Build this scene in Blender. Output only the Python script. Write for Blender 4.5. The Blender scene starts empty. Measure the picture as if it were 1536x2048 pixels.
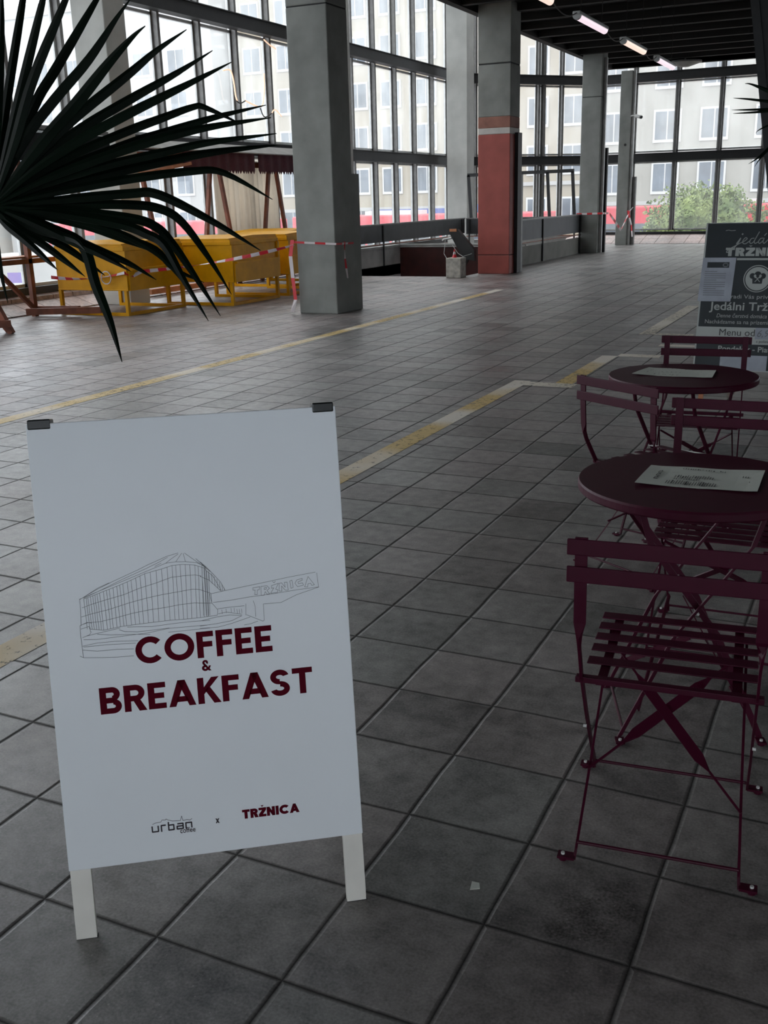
import bpy, bmesh, math, random
from mathutils import Vector, Matrix
R = math.radians
D = bpy.data; SC = bpy.context.scene
random.seed(7)

# ------------------------------------------------------------------ camera
F_PX, PITCH, ROLL, YAW = 2044.06, R(16.974), R(-1.569), R(-25.814)
CAM = Vector((1.9226, -2.4128, 1.5252))
fw = Vector((math.sin(YAW)*math.cos(PITCH), math.cos(YAW)*math.cos(PITCH), -math.sin(PITCH)))
r0 = Vector((math.cos(YAW), -math.sin(YAW), 0)); u0 = r0.cross(fw)
rt = math.cos(ROLL)*r0 + math.sin(ROLL)*u0; upv = -math.sin(ROLL)*r0 + math.cos(ROLL)*u0
cd = D.cameras.new('camera'); cam = D.objects.new('camera', cd); SC.collection.objects.link(cam)
cam.matrix_world = Matrix(((rt.x, upv.x, -fw.x, CAM.x), (rt.y, upv.y, -fw.y, CAM.y), (rt.z, upv.z, -fw.z, CAM.z), (0, 0, 0, 1)))
cd.sensor_fit = 'VERTICAL'; cd.sensor_height = 36; cd.sensor_width = 27; cd.lens = F_PX/2048*36
cd.clip_start = 0.05; cd.clip_end = 400
SC.camera = cam

# ------------------------------------------------------------------ world, exposure
W = D.worlds.new('overcast_sky'); SC.world = W; W.use_nodes = True
nt = W.node_tree; nt.nodes.clear()
wo = nt.nodes.new('ShaderNodeOutputWorld'); bg = nt.nodes.new('ShaderNodeBackground')
tc = nt.nodes.new('ShaderNodeTexCoord'); sx = nt.nodes.new('ShaderNodeSeparateXYZ'); cr = nt.nodes.new('ShaderNodeValToRGB')
nt.links.new(tc.outputs['Generated'], sx.inputs[0]); nt.links.new(sx.outputs['Z'], cr.inputs[0]); nt.links.new(cr.outputs[0], bg.inputs[0]); nt.links.new(bg.outputs[0], wo.inputs[0])
cr.color_ramp.elements[0].position = 0.0; cr.color_ramp.elements[0].color = (0.80, 0.86, 0.95, 1)
cr.color_ramp.elements[1].position = 0.7; cr.color_ramp.elements[1].color = (0.97, 0.99, 1.0, 1)
bg.inputs[1].default_value = 2.5
SC.view_settings.view_transform = 'Standard'; SC.view_settings.look = 'None'
SC.view_settings.gamma = 1; SC.view_settings.use_curve_mapping = False
SC.view_settings.exposure = 0.95
SC.cycles.use_denoising = True
SC.cycles.max_bounces = 8; SC.cycles.diffuse_bounces = 5; SC.cycles.transparent_max_bounces = 24
SC.cycles.sample_clamp_indirect = 4.0

# ------------------------------------------------------------------ helpers
C = SC.collection
class MB:
    def __init__(s): s.v = []; s.f = []; s.m = []
    def add(s, vs, fs, mi=0):
        b = len(s.v); s.v += [tuple(v) for v in vs]; s.f += [tuple(b+i for i in f) for f in fs]; s.m += [mi]*len(fs); return s
    def box(s, x0, x1, y0, y1, z0, z1, mi=0):
        return s.add([(x0,y0,z0),(x1,y0,z0),(x1,y1,z0),(x0,y1,z0),(x0,y0,z1),(x1,y0,z1),(x1,y1,z1),(x0,y1,z1)],
                     [(0,3,2,1),(4,5,6,7),(0,1,5,4),(1,2,6,5),(2,3,7,6),(3,0,4,7)], mi)
    def obox(s, o, ax, ay, az, mi=0):      # oriented box from a corner and three edge vectors
        o, ax, ay, az = map(Vector, (o, ax, ay, az))
        return s.add([o, o+ax, o+ax+ay, o+ay, o+az, o+ax+az, o+ax+ay+az, o+ay+az],
                     [(0,3,2,1),(4,5,6,7),(0,1,5,4),(1,2,6,5),(2,3,7,6),(3,0,4,7)], mi)
    def bar(s, a, b, w, h, side=(0,0,1), mi=0):   # rectangular bar from a to b, w across, h along 'side'
        a, b = Vector(a), Vector(b); d = (b-a).normalized(); sd = Vector(side); sd = (sd-d*sd.dot(d)).normalized(); x = d.cross(sd)
        return s.obox(a-x*w/2-sd*h/2, x*w, b-a, sd*h, mi)
    def sweep(s, pts, ws, mi=0):   # pts list, ws list of (side vector, halfwidth, normal vector, halfthick)
        vs = []; fs = []; n = len(pts)
        for p, (sv, w, nv, t) in zip(pts, ws):
            p = Vector(p); sv = Vector(sv).normalized()*w; nv = Vector(nv).normalized()*t
            vs += [p-sv-nv, p+sv-nv, p+sv+nv, p-sv+nv]
        for i in range(n-1):
            for k in range(4):
                a = i*4+k; b = i*4+(k+1) % 4; fs.append((a, b, b+4, a+4))
        fs += [(3,2,1,0), tuple((n-1)*4+k for k in range(4))]
        return s.add(vs, fs, mi)
    def tube(s, pts, r, n=8, mi=0, cap=True):
        pts = [Vector(p) for p in pts]; vs = []; fs = []; m = len(pts); up = None
        rs = r if isinstance(r, (list, tuple)) else [r]*m
        for i, p in enumerate(pts):
            d = (pts[min(i+1, m-1)]-pts[max(i-1, 0)]).normalized()
            if up is None: up = d.orthogonal().normalized()
            up = (up-d*up.dot(d)).normalized(); x = d.cross(up)
            for k in range(n):
                a = 2*math.pi*k/n; vs.append(p+(up*math.cos(a)+x*math.sin(a))*rs[i])
        for i in range(m-1):
            for k in range(n):
                a = i*n+k; b = i*n+(k+1) % n; fs.append((a, b, b+n, a+n))
        if cap: fs += [tuple(range(n-1, -1, -1)), tuple((m-1)*n+k for k in range(n))]
        return s.add(vs, fs, mi)
    def lathe(s, c, prof, n=32, mi=0):
        c = Vector(c); vs = []; fs = []; m = len(prof)
        for r, z in prof:
            for k in range(n):
                a = 2*math.pi*k/n; vs.append(c+Vector((r*math.cos(a), r*math.sin(a), z)))
        for i in range(m-1):
            for k in range(n):
                a = i*n+k; b = i*n+(k+1) % n; fs.append((a, b, b+n, a+n))
        fs += [tuple(range(n-1, -1, -1)), tuple((m-1)*n+k for k in range(n))]
        return s.add(vs, fs, mi)
    def prism(s, poly, o, ax, ay, az, mi=0):    # 2-D polygon on plane (o, ax, ay), thickness vector az
        o, ax, ay, az = map(Vector, (o, ax, ay, az)); n = len(poly)
        vs = [o+ax*u+ay*v for u, v in poly]; vs += [v+az for v in vs]
        fs = [tuple(range(n-1, -1, -1)), tuple(range(n, 2*n))]+[(k, (k+1) % n, (k+1) % n+n, k+n) for k in range(n)]
        return s.add(vs, fs, mi)
def obj(name, mb, mat, parent=None, smooth=False, bevel=0, **kw):
    me = D.meshes.new(name); me.from_pydata(mb.v, [], mb.f)
    for m in (mat if isinstance(mat, (list, tuple)) else [mat]): me.materials.append(m)
    if any(mb.m): me.polygons.foreach_set('material_index', mb.m)
    bm = bmesh.new(); bm.from_mesh(me); bmesh.ops.recalc_face_normals(bm, faces=bm.faces); bm.to_mesh(me); bm.free()
    if smooth:
        me.polygons.foreach_set('use_smooth', [True]*len(me.polygons))
    me.update()
    o = D.objects.new(name, me); C.objects.link(o)
    if parent: o.parent = parent
    if bevel:
        b = o.modifiers.new('bevel', 'BEVEL'); b.width = bevel; b.segments = 2; b.limit_method = 'ANGLE'
    for k, v in kw.items(): o[k] = v
    return o
def thing(name, label, cat, loc=(0,0,0), rz=0, group=None):
    o = D.objects.new(name, None); C.objects.link(o); o.location = loc; o.rotation_euler = (0,0,rz); o.empty_display_size = .1
    o['label'] = label; o['category'] = cat
    if group: o['group'] = group
    return o
def struct(name, mb, mat, parent=None, **kw):
    o = obj(name, mb, mat, parent, **kw)
    if not parent: o['kind'] = 'structure'
    return o
def sempty(name):
    o = D.objects.new(name, None); C.objects.link(o); o['kind'] = 'structure'; return o
def dup(root, loc, rz, label, group=None):
    r = root.copy(); C.objects.link(r); r.location = loc; r.rotation_euler = (0,0,rz); r['label'] = label
    if group: r['group'] = group
    for ch in list(root.children):
        c = ch.copy(); C.objects.link(c); c.parent = r
        for g in list(ch.children):
            d = g.copy(); C.objects.link(d); d.parent = c
    return r

# ------------------------------------------------------------------ materials
def mat(name, col, rough=.6, metal=0, spec=.5, noise=0, nscale=8, col2=None, bump=0, bscale=40, emit=0, coat=0, detail=4):
    m = D.materials.new(name); m.use_nodes = True; n = m.node_tree; b = n.nodes['Principled BSDF']
    b.inputs['Roughness'].default_value = rough; b.inputs['Metallic'].default_value = metal; b.inputs['Specular IOR Level'].default_value = spec
    b.inputs['Base Color'].default_value = (*col, 1)
    if emit:
        b.inputs['Emission Color'].default_value = (*col, 1); b.inputs['Emission Strength'].default_value = emit
    tcn = n.nodes.new('ShaderNodeTexCoord')
    if noise or col2:
        t = n.nodes.new('ShaderNodeTexNoise'); t.inputs['Scale'].default_value = nscale; t.inputs['Detail'].default_value = detail
        n.links.new(tcn.outputs['Object'], t.inputs[0])
        r = n.nodes.new('ShaderNodeValToRGB'); r.color_ramp.elements[0].position = .35; r.color_ramp.elements[1].position = .68
        c2 = col2 if col2 else tuple(min(1, c*(1+noise)) for c in col); c1 = col if col2 else tuple(c*(1-noise) for c in col)
        r.color_ramp.elements[0].color = (*c1, 1); r.color_ramp.elements[1].color = (*c2, 1)
        n.links.new(t.outputs['Fac'], r.inputs[0]); n.links.new(r.outputs[0], b.inputs['Base Color'])
    if bump:
        t2 = n.nodes.new('ShaderNodeTexNoise'); t2.inputs['Scale'].default_value = bscale; t2.inputs['Detail'].default_value = 5
        bp = n.nodes.new('ShaderNodeBump'); bp.inputs['Strength'].default_value = bump; bp.inputs['Distance'].default_value = .01
        n.links.new(tcn.outputs['Object'], t2.inputs[0]); n.links.new(t2.outputs['Fac'], bp.inputs['Height']); n.links.new(bp.outputs[0], b.inputs['Normal'])
    return m
def srgb(r, g, b):
    f = lambda c: (c/255/12.92) if c/255 <= .04045 else ((c/255+.055)/1.055)**2.4
    return (f(r), f(g), f(b))
M = {}
M['plum'] = mat('plum_powder_coat', (.046, .0016, .013), rough=.45, spec=.20, noise=.06, nscale=30)
M['rubber'] = mat('black_rubber', (.012, .012, .013), rough=.7)
M['bolt'] = mat('pale_bolt', (.6, .6, .58), rough=.4)
M['white_board'] = mat('white_coated_board', (.80, .83, .86), rough=.35, noise=.015, nscale=3)
M['cream_wood'] = mat('cream_painted_wood', (.76, .73, .67), rough=.5, noise=.04, nscale=12)
M['maroon_print'] = mat('maroon_print', (.085, .002, .010), rough=.8, spec=.08)
M['black_print'] = mat('black_print', (.02, .012, .02), rough=.6)
M['grey_line'] = mat('grey_ink', (.16, .17, .18), rough=.7)
M['clip'] = mat('black_plastic_clip', (.006, .008, .008), rough=.25)
M['concrete'] = mat('pillar_concrete', (.24, .245, .23), rough=.9, noise=.16, nscale=2.2, bump=.25, bscale=25, detail=8)
M['pale_concrete'] = mat('pale_pillar_concrete', (.44, .44, .42), rough=.9, noise=.10, nscale=2, bump=.2, bscale=25, detail=8)
M['joint'] = mat('dark_joint', (.03, .03, .03), rough=.9)
M['red_paint'] = mat('brick_red_paint', (.34, .075, .06), rough=.65, noise=.12, nscale=3, detail=8)
M['faded_paint'] = mat('faded_red_paint', (.27, .12, .09), rough=.8, noise=.2, nscale=4, detail=8)
M['white_paint'] = mat('white_band_paint', (.5, .47, .44), rough=.7, noise=.1, nscale=6)
M['steel_dark'] = mat('dark_steel', (.012, .012, .013), rough=.6, noise=.2, nscale=8)
M['steel_grey'] = mat('grey_steel', (.16, .155, .15), rough=.5, metal=.3, noise=.15, nscale=9)
M['alu'] = mat('weathered_aluminium', (.42, .42, .41), rough=.45, metal=.5, noise=.12, nscale=7)
M['white_frame'] = mat('white_window_frame', (.7, .7, .68), rough=.5)
M['ceiling_black'] = mat('dark_ceiling', (.010, .009, .008), rough=.85, noise=.3, nscale=1.5)  # near-black with random tone variation
M['roof'] = mat('roof_sheet', (.45, .45, .44), rough=.9)
M['yellow'] = mat('yellow_paint', (.66, .31, .0), rough=.5, spec=.2, noise=.10, nscale=5)
M['wood'] = mat('red_brown_wood', (.20, .060, .030), rough=.6, noise=.28, nscale=6)
M['wood_pale'] = mat('pale_orange_wood', (.42, .17, .08), rough=.6, noise=.2, nscale=6)
M['burgundy'] = mat('burgundy_fabric', (.060, .012, .022), rough=.9, noise=.15, nscale=20)
M['greyfabric'] = mat('grey_roof_fabric', (.28, .27, .26), rough=.9, noise=.12, nscale=5)
M['darkfabric'] = mat('dark_roof_fabric', (.012, .016, .016), rough=.9, noise=.3, nscale=5)
M['curtain'] = mat('cream_curtain', (.62, .58, .52), rough=.9, noise=.08, nscale=8)
_n = M['curtain'].node_tree; _t = _n.nodes.new('ShaderNodeBsdfTranslucent'); _t.inputs[0].default_value = (.8,.74,.66,1); _m = _n.nodes.new('ShaderNodeMixShader'); _m.inputs[0].default_value = .6
_n.links.new(_n.nodes['Principled BSDF'].outputs[0], _m.inputs[1]); _n.links.new(_t.outputs[0], _m.inputs[2]); _n.links.new(_m.outputs[0], _n.nodes['Material Output'].inputs[0])
M['darkboard'] = mat('charcoal_board', (.030, .033, .037), rough=.55, noise=.3, nscale=3, detail=7)
M['beige'] = mat('beige_panel', (.21, .20, .18), rough=.85, noise=.12, nscale=3)
M['plaster'] = mat('white_plaster', (.42, .42, .41), rough=.9, noise=.12, nscale=3)
M['darkred'] = mat('dark_red_panel', (.045, .006, .005), rough=.7, noise=.3, nscale=4)
M['box_white'] = mat('chipped_white_block', (.42, .40, .36), rough=.9, noise=.25, nscale=12, bump=.4)
M['paper'] = mat('menu_paper', (.60, .62, .56), rough=.75, noise=.03, nscale=8)
M['ink'] = mat('printed_ink', (.06, .06, .06), rough=.8)
M['poster_dark'] = mat('charcoal_poster', (.030, .036, .040), rough=.35, noise=.15, nscale=4)
M['poster_light'] = mat('pale_poster_band', (.42, .44, .42), rough=.45, noise=.05, nscale=5)
M['poster_text'] = mat('pale_poster_print', (.38, .40, .38), rough=.5)
M['sleeve'] = mat('plastic_sleeve', (.36, .38, .43), rough=.2, noise=.10, nscale=8)
M['leaf'] = mat('palm_leaf_green', (.003, .0075, .004), rough=.4, spec=.06, noise=.35, nscale=10)
M['stem'] = mat('palm_stem_green', (.03, .05, .02), rough=.5)
M['trunk'] = mat('palm_trunk_fibre', (.04, .028, .018), rough=.95, noise=.4, nscale=25, bump=.8, bscale=60)
M['pot'] = mat('clay_pot', (.16, .07, .04), rough=.8, noise=.15)
M['soil'] = mat('potting_soil', (.02, .014, .01), rough=1, bump=.8)
M['tape_red'] = mat('red_tape', (.55, .01, .02), rough=.4)
M['tape_white'] = mat('white_tape', (.62, .55, .56), rough=.4)
M['wire'] = mat('grey_cable', (.06, .055, .05), rough=.6)
M['tube_pink'] = mat('cool_white_tube', (.92, .74, .82), rough=.3, emit=.5)
M['tube_warm'] = mat('warm_white_tube', (.95, .74, .62), rough=.3, emit=.5)
M['led'] = mat('glowing_rope_light', (1.0, .66, .46), rough=.4, emit=.45)
M['cam_white'] = mat('white_plastic', (.5, .5, .48), rough=.4)
M['bus_red'] = mat('bus_red', (0.4368,0.0196,0.0392), rough=.3, noise=.05, nscale=1)
M['bus_glass'] = mat('bus_window', (0.056,0.0672,0.084), rough=.15)
M['blue'] = mat('blue_banner', (0.028,0.0504,0.2352), rough=.6)
M['lightblue'] = mat('light_blue_banner', (0.0448,0.1456,0.336), rough=.6)
M['banner_white'] = mat('banner_white', (0.448,0.448,0.448), rough=.6)
M['asphalt'] = mat('wet_asphalt', (0.1904,0.1904,0.196), rough=.6, noise=.1, nscale=.6)
M['facade_cream'] = mat('cream_render', (0.25,0.2177,0.1693), rough=.95, noise=.05, nscale=.35)
M['facade_grey'] = mat('pale_grey_render', (0.2339,0.2258,0.2056), rough=.95, noise=.05, nscale=.35)
M['facade_pink'] = mat('pink_render', (0.2661,0.1895,0.1613), rough=.95, noise=.05, nscale=.4)
M['facade_white'] = mat('white_render', (0.2984,0.2943,0.2903), rough=.95, noise=.04, nscale=.4)
M['wframe'] = mat('white_sash', (0.42,0.42,0.42), rough=.6)
M['bframe'] = mat('brown_sash', (0.0896,0.0728,0.0728), rough=.6)
M['wglass'] = mat('house_window_glass', (0.06272,0.0784,0.1019), rough=.12, noise=.3, nscale=.6)
M['bush'] = mat('bush_leaf', (.055, .10, .022), rough=.7, noise=.3, nscale=1.2, col2=(.20, .26, .06))
M['shade_purple'] = mat('purple_poster', (0.112,0.0672,0.28), rough=.7)

def glass(name, haze, tint=(.96,.97,.97)):
    m = D.materials.new(name); m.use_nodes = True; n = m.node_tree; n.nodes.clear()
    out = n.nodes.new('ShaderNodeOutputMaterial'); tr = n.nodes.new('ShaderNodeBsdfTransparent'); gl = n.nodes.new('ShaderNodeBsdfGlossy'); tl = n.nodes.new('ShaderNodeBsdfTranslucent')
    tr.inputs[0].default_value = (*tint, 1); gl.inputs['Roughness'].default_value = .03; gl.inputs[0].default_value = (.9,.9,.9,1); tl.inputs[0].default_value = (.86,.88,.86,1)
    m1 = n.nodes.new('ShaderNodeMixShader'); m2 = n.nodes.new('ShaderNodeMixShader'); lw = n.nodes.new('ShaderNodeLayerWeight'); lw.inputs[0].default_value = .5; pw = n.nodes.new('ShaderNodeMath'); pw.operation = 'POWER'; pw.inputs[1].default_value = 5; n.links.new(lw.outputs['Facing'], pw.inputs[0]); fr = n.nodes.new('ShaderNodeMath'); fr.operation = 'MULTIPLY_ADD'; fr.inputs[1].default_value = .45; fr.inputs[2].default_value = .025; n.links.new(pw.outputs[0], fr.inputs[0])
    t = n.nodes.new('ShaderNodeTexNoise'); tc = n.nodes.new('ShaderNodeTexCoord'); mp = n.nodes.new('ShaderNodeMapping'); mp.inputs['Scale'].default_value = (1.2, 1.2, .5)
    n.links.new(tc.outputs['Object'], mp.inputs[0]); n.links.new(mp.outputs[0], t.inputs[0]); t.inputs['Scale'].default_value = 1.3; t.inputs['Detail'].default_value = 5
    mr = n.nodes.new('ShaderNodeMapRange'); mr.inputs['From Min'].default_value = .3; mr.inputs['From Max'].default_value = .7; mr.inputs['To Min'].default_value = haze*.6; mr.inputs['To Max'].default_value = haze*1.35
    n.links.new(t.outputs['Fac'], mr.inputs[0]); n.links.new(mr.outputs[0], m1.inputs[0])
    n.links.new(tr.outputs[0], m1.inputs[1]); n.links.new(tl.outputs[0], m1.inputs[2])
    n.links.new(fr.outputs[0], m2.inputs[0]); n.links.new(m1.outputs[0], m2.inputs[1]); n.links.new(gl.outputs[0], m2.inputs[2]); n.links.new(m2.outputs[0], out.inputs[0])
    return m
M['glass_clear'] = glass('clear_pane', .06)
M['glass_dirty'] = glass('dusty_pane', .15)

def paving(name, tile, base, var, joint, offx, warm=None, running=False, rough=.36):
    """square slabs on a 0.32 m grid, darker joints, each slab a slightly different tone, worn and stained"""
    m = D.materials.new(name); m.use_nodes = True; n = m.node_tree; L = n.links; b = n.nodes['Principled BSDF']
    def nd(t, **k):
        x = n.nodes.new(t)
        for a, v in k.items(): setattr(x, a, v)
        return x
    def math_(op, a, bb=None, clamp=False):
        x = nd('ShaderNodeMath', operation=op); x.use_clamp = clamp
        for i, v in enumerate((a, bb)):
            if v is None: continue
            if isinstance(v, (int, float)): x.inputs[i].default_value = v
            else: L.new(v, x.inputs[i])
        return x.outputs[0]
    geo = nd('ShaderNodeNewGeometry'); wob = nd('ShaderNodeTexNoise'); wob.inputs['Scale'].default_value = 1.6; wob.inputs['Detail'].default_value = 3
    L.new(geo.outputs['Position'], wob.inputs[0])
    sub = nd('ShaderNodeVectorMath', operation='SUBTRACT'); sub.inputs[1].default_value = (.5,.5,.5); L.new(wob.outputs['Color'], sub.inputs[0])
    scl = nd('ShaderNodeVectorMath', operation='SCALE'); scl.inputs['Scale'].default_value = .022; L.new(sub.outputs[0], scl.inputs[0])
    add = nd('ShaderNodeVectorMath', operation='ADD'); L.new(geo.outputs['Position'], add.inputs[0]); L.new(scl.outputs[0], add.inputs[1])
    sp = nd('ShaderNodeSeparateXYZ'); L.new(add.outputs[0], sp.inputs[0])
    gx = math_('DIVIDE', math_('ADD', sp.outputs['X'], offx), tile)
    ix = math_('FLOOR', gx)
    gy = math_('DIVIDE', sp.outputs['Y'], tile)
    if running: gy = math_('ADD', gy, math_('MULTIPLY', math_('MODULO', math_('ABSOLUTE', ix), 2), .5))
    iy = math_('FLOOR', gy)
    fx = math_('SUBTRACT', gx, ix); fy = math_('SUBTRACT', gy, iy)
    ex = math_('MINIMUM', fx, math_('SUBTRACT', 1, fx)); ey = math_('MINIMUM', fy, math_('SUBTRACT', 1, fy))
    # joint width varies
    jn = nd('ShaderNodeTexNoise'); jn.inputs['Scale'].default_value = 2.3; jn.inputs['Detail'].default_value = 4; L.new(geo.outputs['Position'], jn.inputs[0])
    jw = math_('ADD', math_('MULTIPLY', jn.outputs['Fac'], .036), .012)
    e = math_('MINIMUM', ex, math_('MULTIPLY', ey, 1.08))
    jm = nd('ShaderNodeMapRange'); jm.inputs['From Min'].default_value = 0; jm.inputs['To Min'].default_value = 1; jm.inputs['To Max'].default_value = 0
    L.new(e, jm.inputs['Value']); L.new(jw, jm.inputs['From Max']); joint_m = jm.outputs[0]
    cmb = nd('ShaderNodeCombineXYZ'); L.new(ix, cmb.inputs[0]); L.new(iy, cmb.inputs[1])
    wn = nd('ShaderNodeTexWhiteNoise'); wn.noise_dimensions = '3D'; L.new(cmb.outputs[0], wn.inputs['Vector'])
    # stains: large and fine noise
    n1 = nd('ShaderNodeTexNoise'); n1.inputs['Scale'].default_value = 1.1; n1.inputs['Detail'].default_value = 6; n1.inputs['Roughness'].default_value = .65; L.new(geo.outputs['Position'], n1.inputs[0])
    n2 = nd('ShaderNodeTexNoise'); n2.inputs['Scale'].default_value = 14; n2.inputs['Detail'].default_value = 8; n2.inputs['Roughness'].default_value = .7; L.new(geo.outputs['Position'], n2.inputs[0])
    n3 = nd('ShaderNodeTexNoise'); n3.inputs['Scale'].default_value = 150; n3.inputs['Detail'].default_value = 3; L.new(geo.outputs['Position'], n3.inputs[0])
    pw = math_('POWER', wn.outputs['Value'], 1.0)
    val = math_('ADD', math_('ADD', math_('MULTIPLY', math_('SUBTRACT', pw, .5), var), math_('MULTIPLY', math_('SUBTRACT', n1.outputs['Fac'], .5), 2.3)), math_('MULTIPLY', math_('SUBTRACT', n2.outputs['Fac'], .5), 2.4))
    val = math_('ADD', val, math_('MULTIPLY', math_('SUBTRACT', n3.outputs['Fac'], .5), 1.5))
    # darker odd slabs and pale grit specks
    odd = math_('GREATER_THAN', wn.outputs['Value'], .965); val = math_('SUBTRACT', val, math_('MULTIPLY', odd, .75))
    mul = math_('MAXIMUM', math_('ADD', val, 1.0), .25)
    hue = nd('ShaderNodeMix', data_type='RGBA'); hue.inputs[6].default_value = (*base, 1); hue.inputs[7].default_value = (*(warm or base), 1)
    wsep = nd('ShaderNodeSeparateColor'); L.new(wn.outputs['Color'], wsep.inputs[0]); L.new(wsep.outputs[1], hue.inputs[0])
    vs = nd('ShaderNodeVectorMath', operation='SCALE'); L.new(hue.outputs[2], vs.inputs[0]); L.new(mul, vs.inputs['Scale'])
    spk = nd('ShaderNodeTexVoronoi'); spk.inputs['Scale'].default_value = 95; L.new(geo.outputs['Position'], spk.inputs[0])
    sw = nd('ShaderNodeSeparateColor'); L.new(spk.outputs['Color'], sw.inputs[0])
    speck = math_('MULTIPLY', math_('LESS_THAN', spk.outputs['Distance'], .22), math_('GREATER_THAN', sw.outputs[0], .93))
    mxs = nd('ShaderNodeMix', data_type='RGBA'); L.new(math_('MULTIPLY', speck, .55), mxs.inputs[0]); L.new(vs.outputs[0], mxs.inputs[6]); mxs.inputs[7].default_value = (.34,.32,.29,1)
    mx = nd('ShaderNodeMix', data_type='RGBA'); L.new(math_('MULTIPLY', joint_m, .92), mx.inputs[0]); L.new(mxs.outputs[2], mx.inputs[6]); mx.inputs[7].default_value = (*joint, 1)
    L.new(mx.outputs[2], b.inputs['Base Color'])
    rg = nd('ShaderNodeMapRange'); rg.inputs['From Min'].default_value = .3; rg.inputs['From Max'].default_value = .7; rg.inputs['To Min'].default_value = rough-.06; rg.inputs['To Max'].default_value = rough+.16
    L.new(n1.outputs['Fac'], rg.inputs[0])
    L.new(math_('ADD', rg.outputs[0], math_('MULTIPLY', joint_m, .3), True), b.inputs['Roughness'])
    L.new(math_('SUBTRACT', 1.0, math_('MULTIPLY', joint_m, .9)), b.inputs['Specular IOR Level'])
    h = math_('ADD', math_('MULTIPLY', joint_m, -1.0), math_('ADD', math_('MULTIPLY', n2.outputs['Fac'], .09), math_('MULTIPLY', wn.outputs['Value'], .25)))
    h = math_('ADD', h, math_('MULTIPLY', n3.outputs['Fac'], .08))
    bp = nd('ShaderNodeBump'); bp.inputs['Strength'].default_value = .45; bp.inputs['Distance'].default_value = .006; L.new(h, bp.inputs['Height']); L.new(bp.outputs[0], b.inputs['Normal'])
    return m
M['paving'] = paving('grey_paving_slabs', .32, (.180,.174,.165), .50, (.013,.012,.011), 0, warm=(.192,.168,.162))
M['paving_warm'] = paving('rosy_paving_slabs', .32, (.215,.178,.172), .30, (.03,.025,.024), 0, warm=(.175,.158,.156), running=True)
M['paving_sill'] = paving('terracotta_sill_slabs', .45, (.28,.19,.17), .22, (.03,.02,.02), .1, warm=(.24,.18,.165), rough=.5)

def worn_paint(name, col, wear):
    m = D.materials.new(name); m.use_nodes = True; n = m.node_tree; b = n.nodes['Principled BSDF']; b.inputs['Base Color'].default_value = (*col, 1); b.inputs['Roughness'].default_value = .55
    g = n.nodes.new('ShaderNodeNewGeometry'); t = n.nodes.new('ShaderNodeTexNoise'); t.inputs['Scale'].default_value = 22; t.inputs['Detail'].default_value = 8; t.inputs['Roughness'].default_value = .75
    t2 = n.nodes.new('ShaderNodeTexNoise'); t2.inputs['Scale'].default_value = .9; t2.inputs['Detail'].default_value = 2
    n.links.new(g.outputs['Position'], t.inputs[0]); n.links.new(g.outputs['Position'], t2.inputs[0])
    ad = n.nodes.new('ShaderNodeMath'); ad.operation = 'ADD'; n.links.new(t.outputs['Fac'], ad.inputs[0])
    sc = n.nodes.new('ShaderNodeMath'); sc.operation = 'MULTIPLY_ADD'; sc.inputs[1].default_value = .3; sc.inputs[2].default_value = -.15; n.links.new(t2.outputs['Fac'], sc.inputs[0]); n.links.new(sc.outputs[0], ad.inputs[1])
    r = n.nodes.new('ShaderNodeValToRGB'); r.color_ramp.elements[0].position = wear-.05; r.color_ramp.elements[1].position = wear+.05; n.links.new(ad.outputs[0], r.inputs[0])
    # colour drifts between yellow and bleached white
    cr2 = n.nodes.new('ShaderNodeValToRGB'); cr2.color_ramp.elements[0].position = .45; cr2.color_ramp.elements[1].position = .6
    cr2.color_ramp.elements[0].color = (*col, 1); cr2.color_ramp.elements[1].color = (.72,.66,.58,1); n.links.new(t2.outputs['Fac'], cr2.inputs[0]); n.links.new(cr2.outputs[0], b.inputs['Base Color'])
    tr = n.nodes.new('ShaderNodeBsdfTransparent'); mx = n.nodes.new('ShaderNodeMixShader'); out = n.nodes['Material Output']
    n.links.new(r.outputs[0], mx.inputs[0]); n.links.new(tr.outputs[0], mx.inputs[1]); n.links.new(b.outputs[0], mx.inputs[2]); n.links.new(mx.outputs[0], out.inputs[0])
    return m
M['line_yellow'] = worn_paint('worn_yellow_line', (.60,.43,.17), .39)
M['line_white'] = worn_paint('worn_white_line', (.66,.60,.50), .40)

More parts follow.
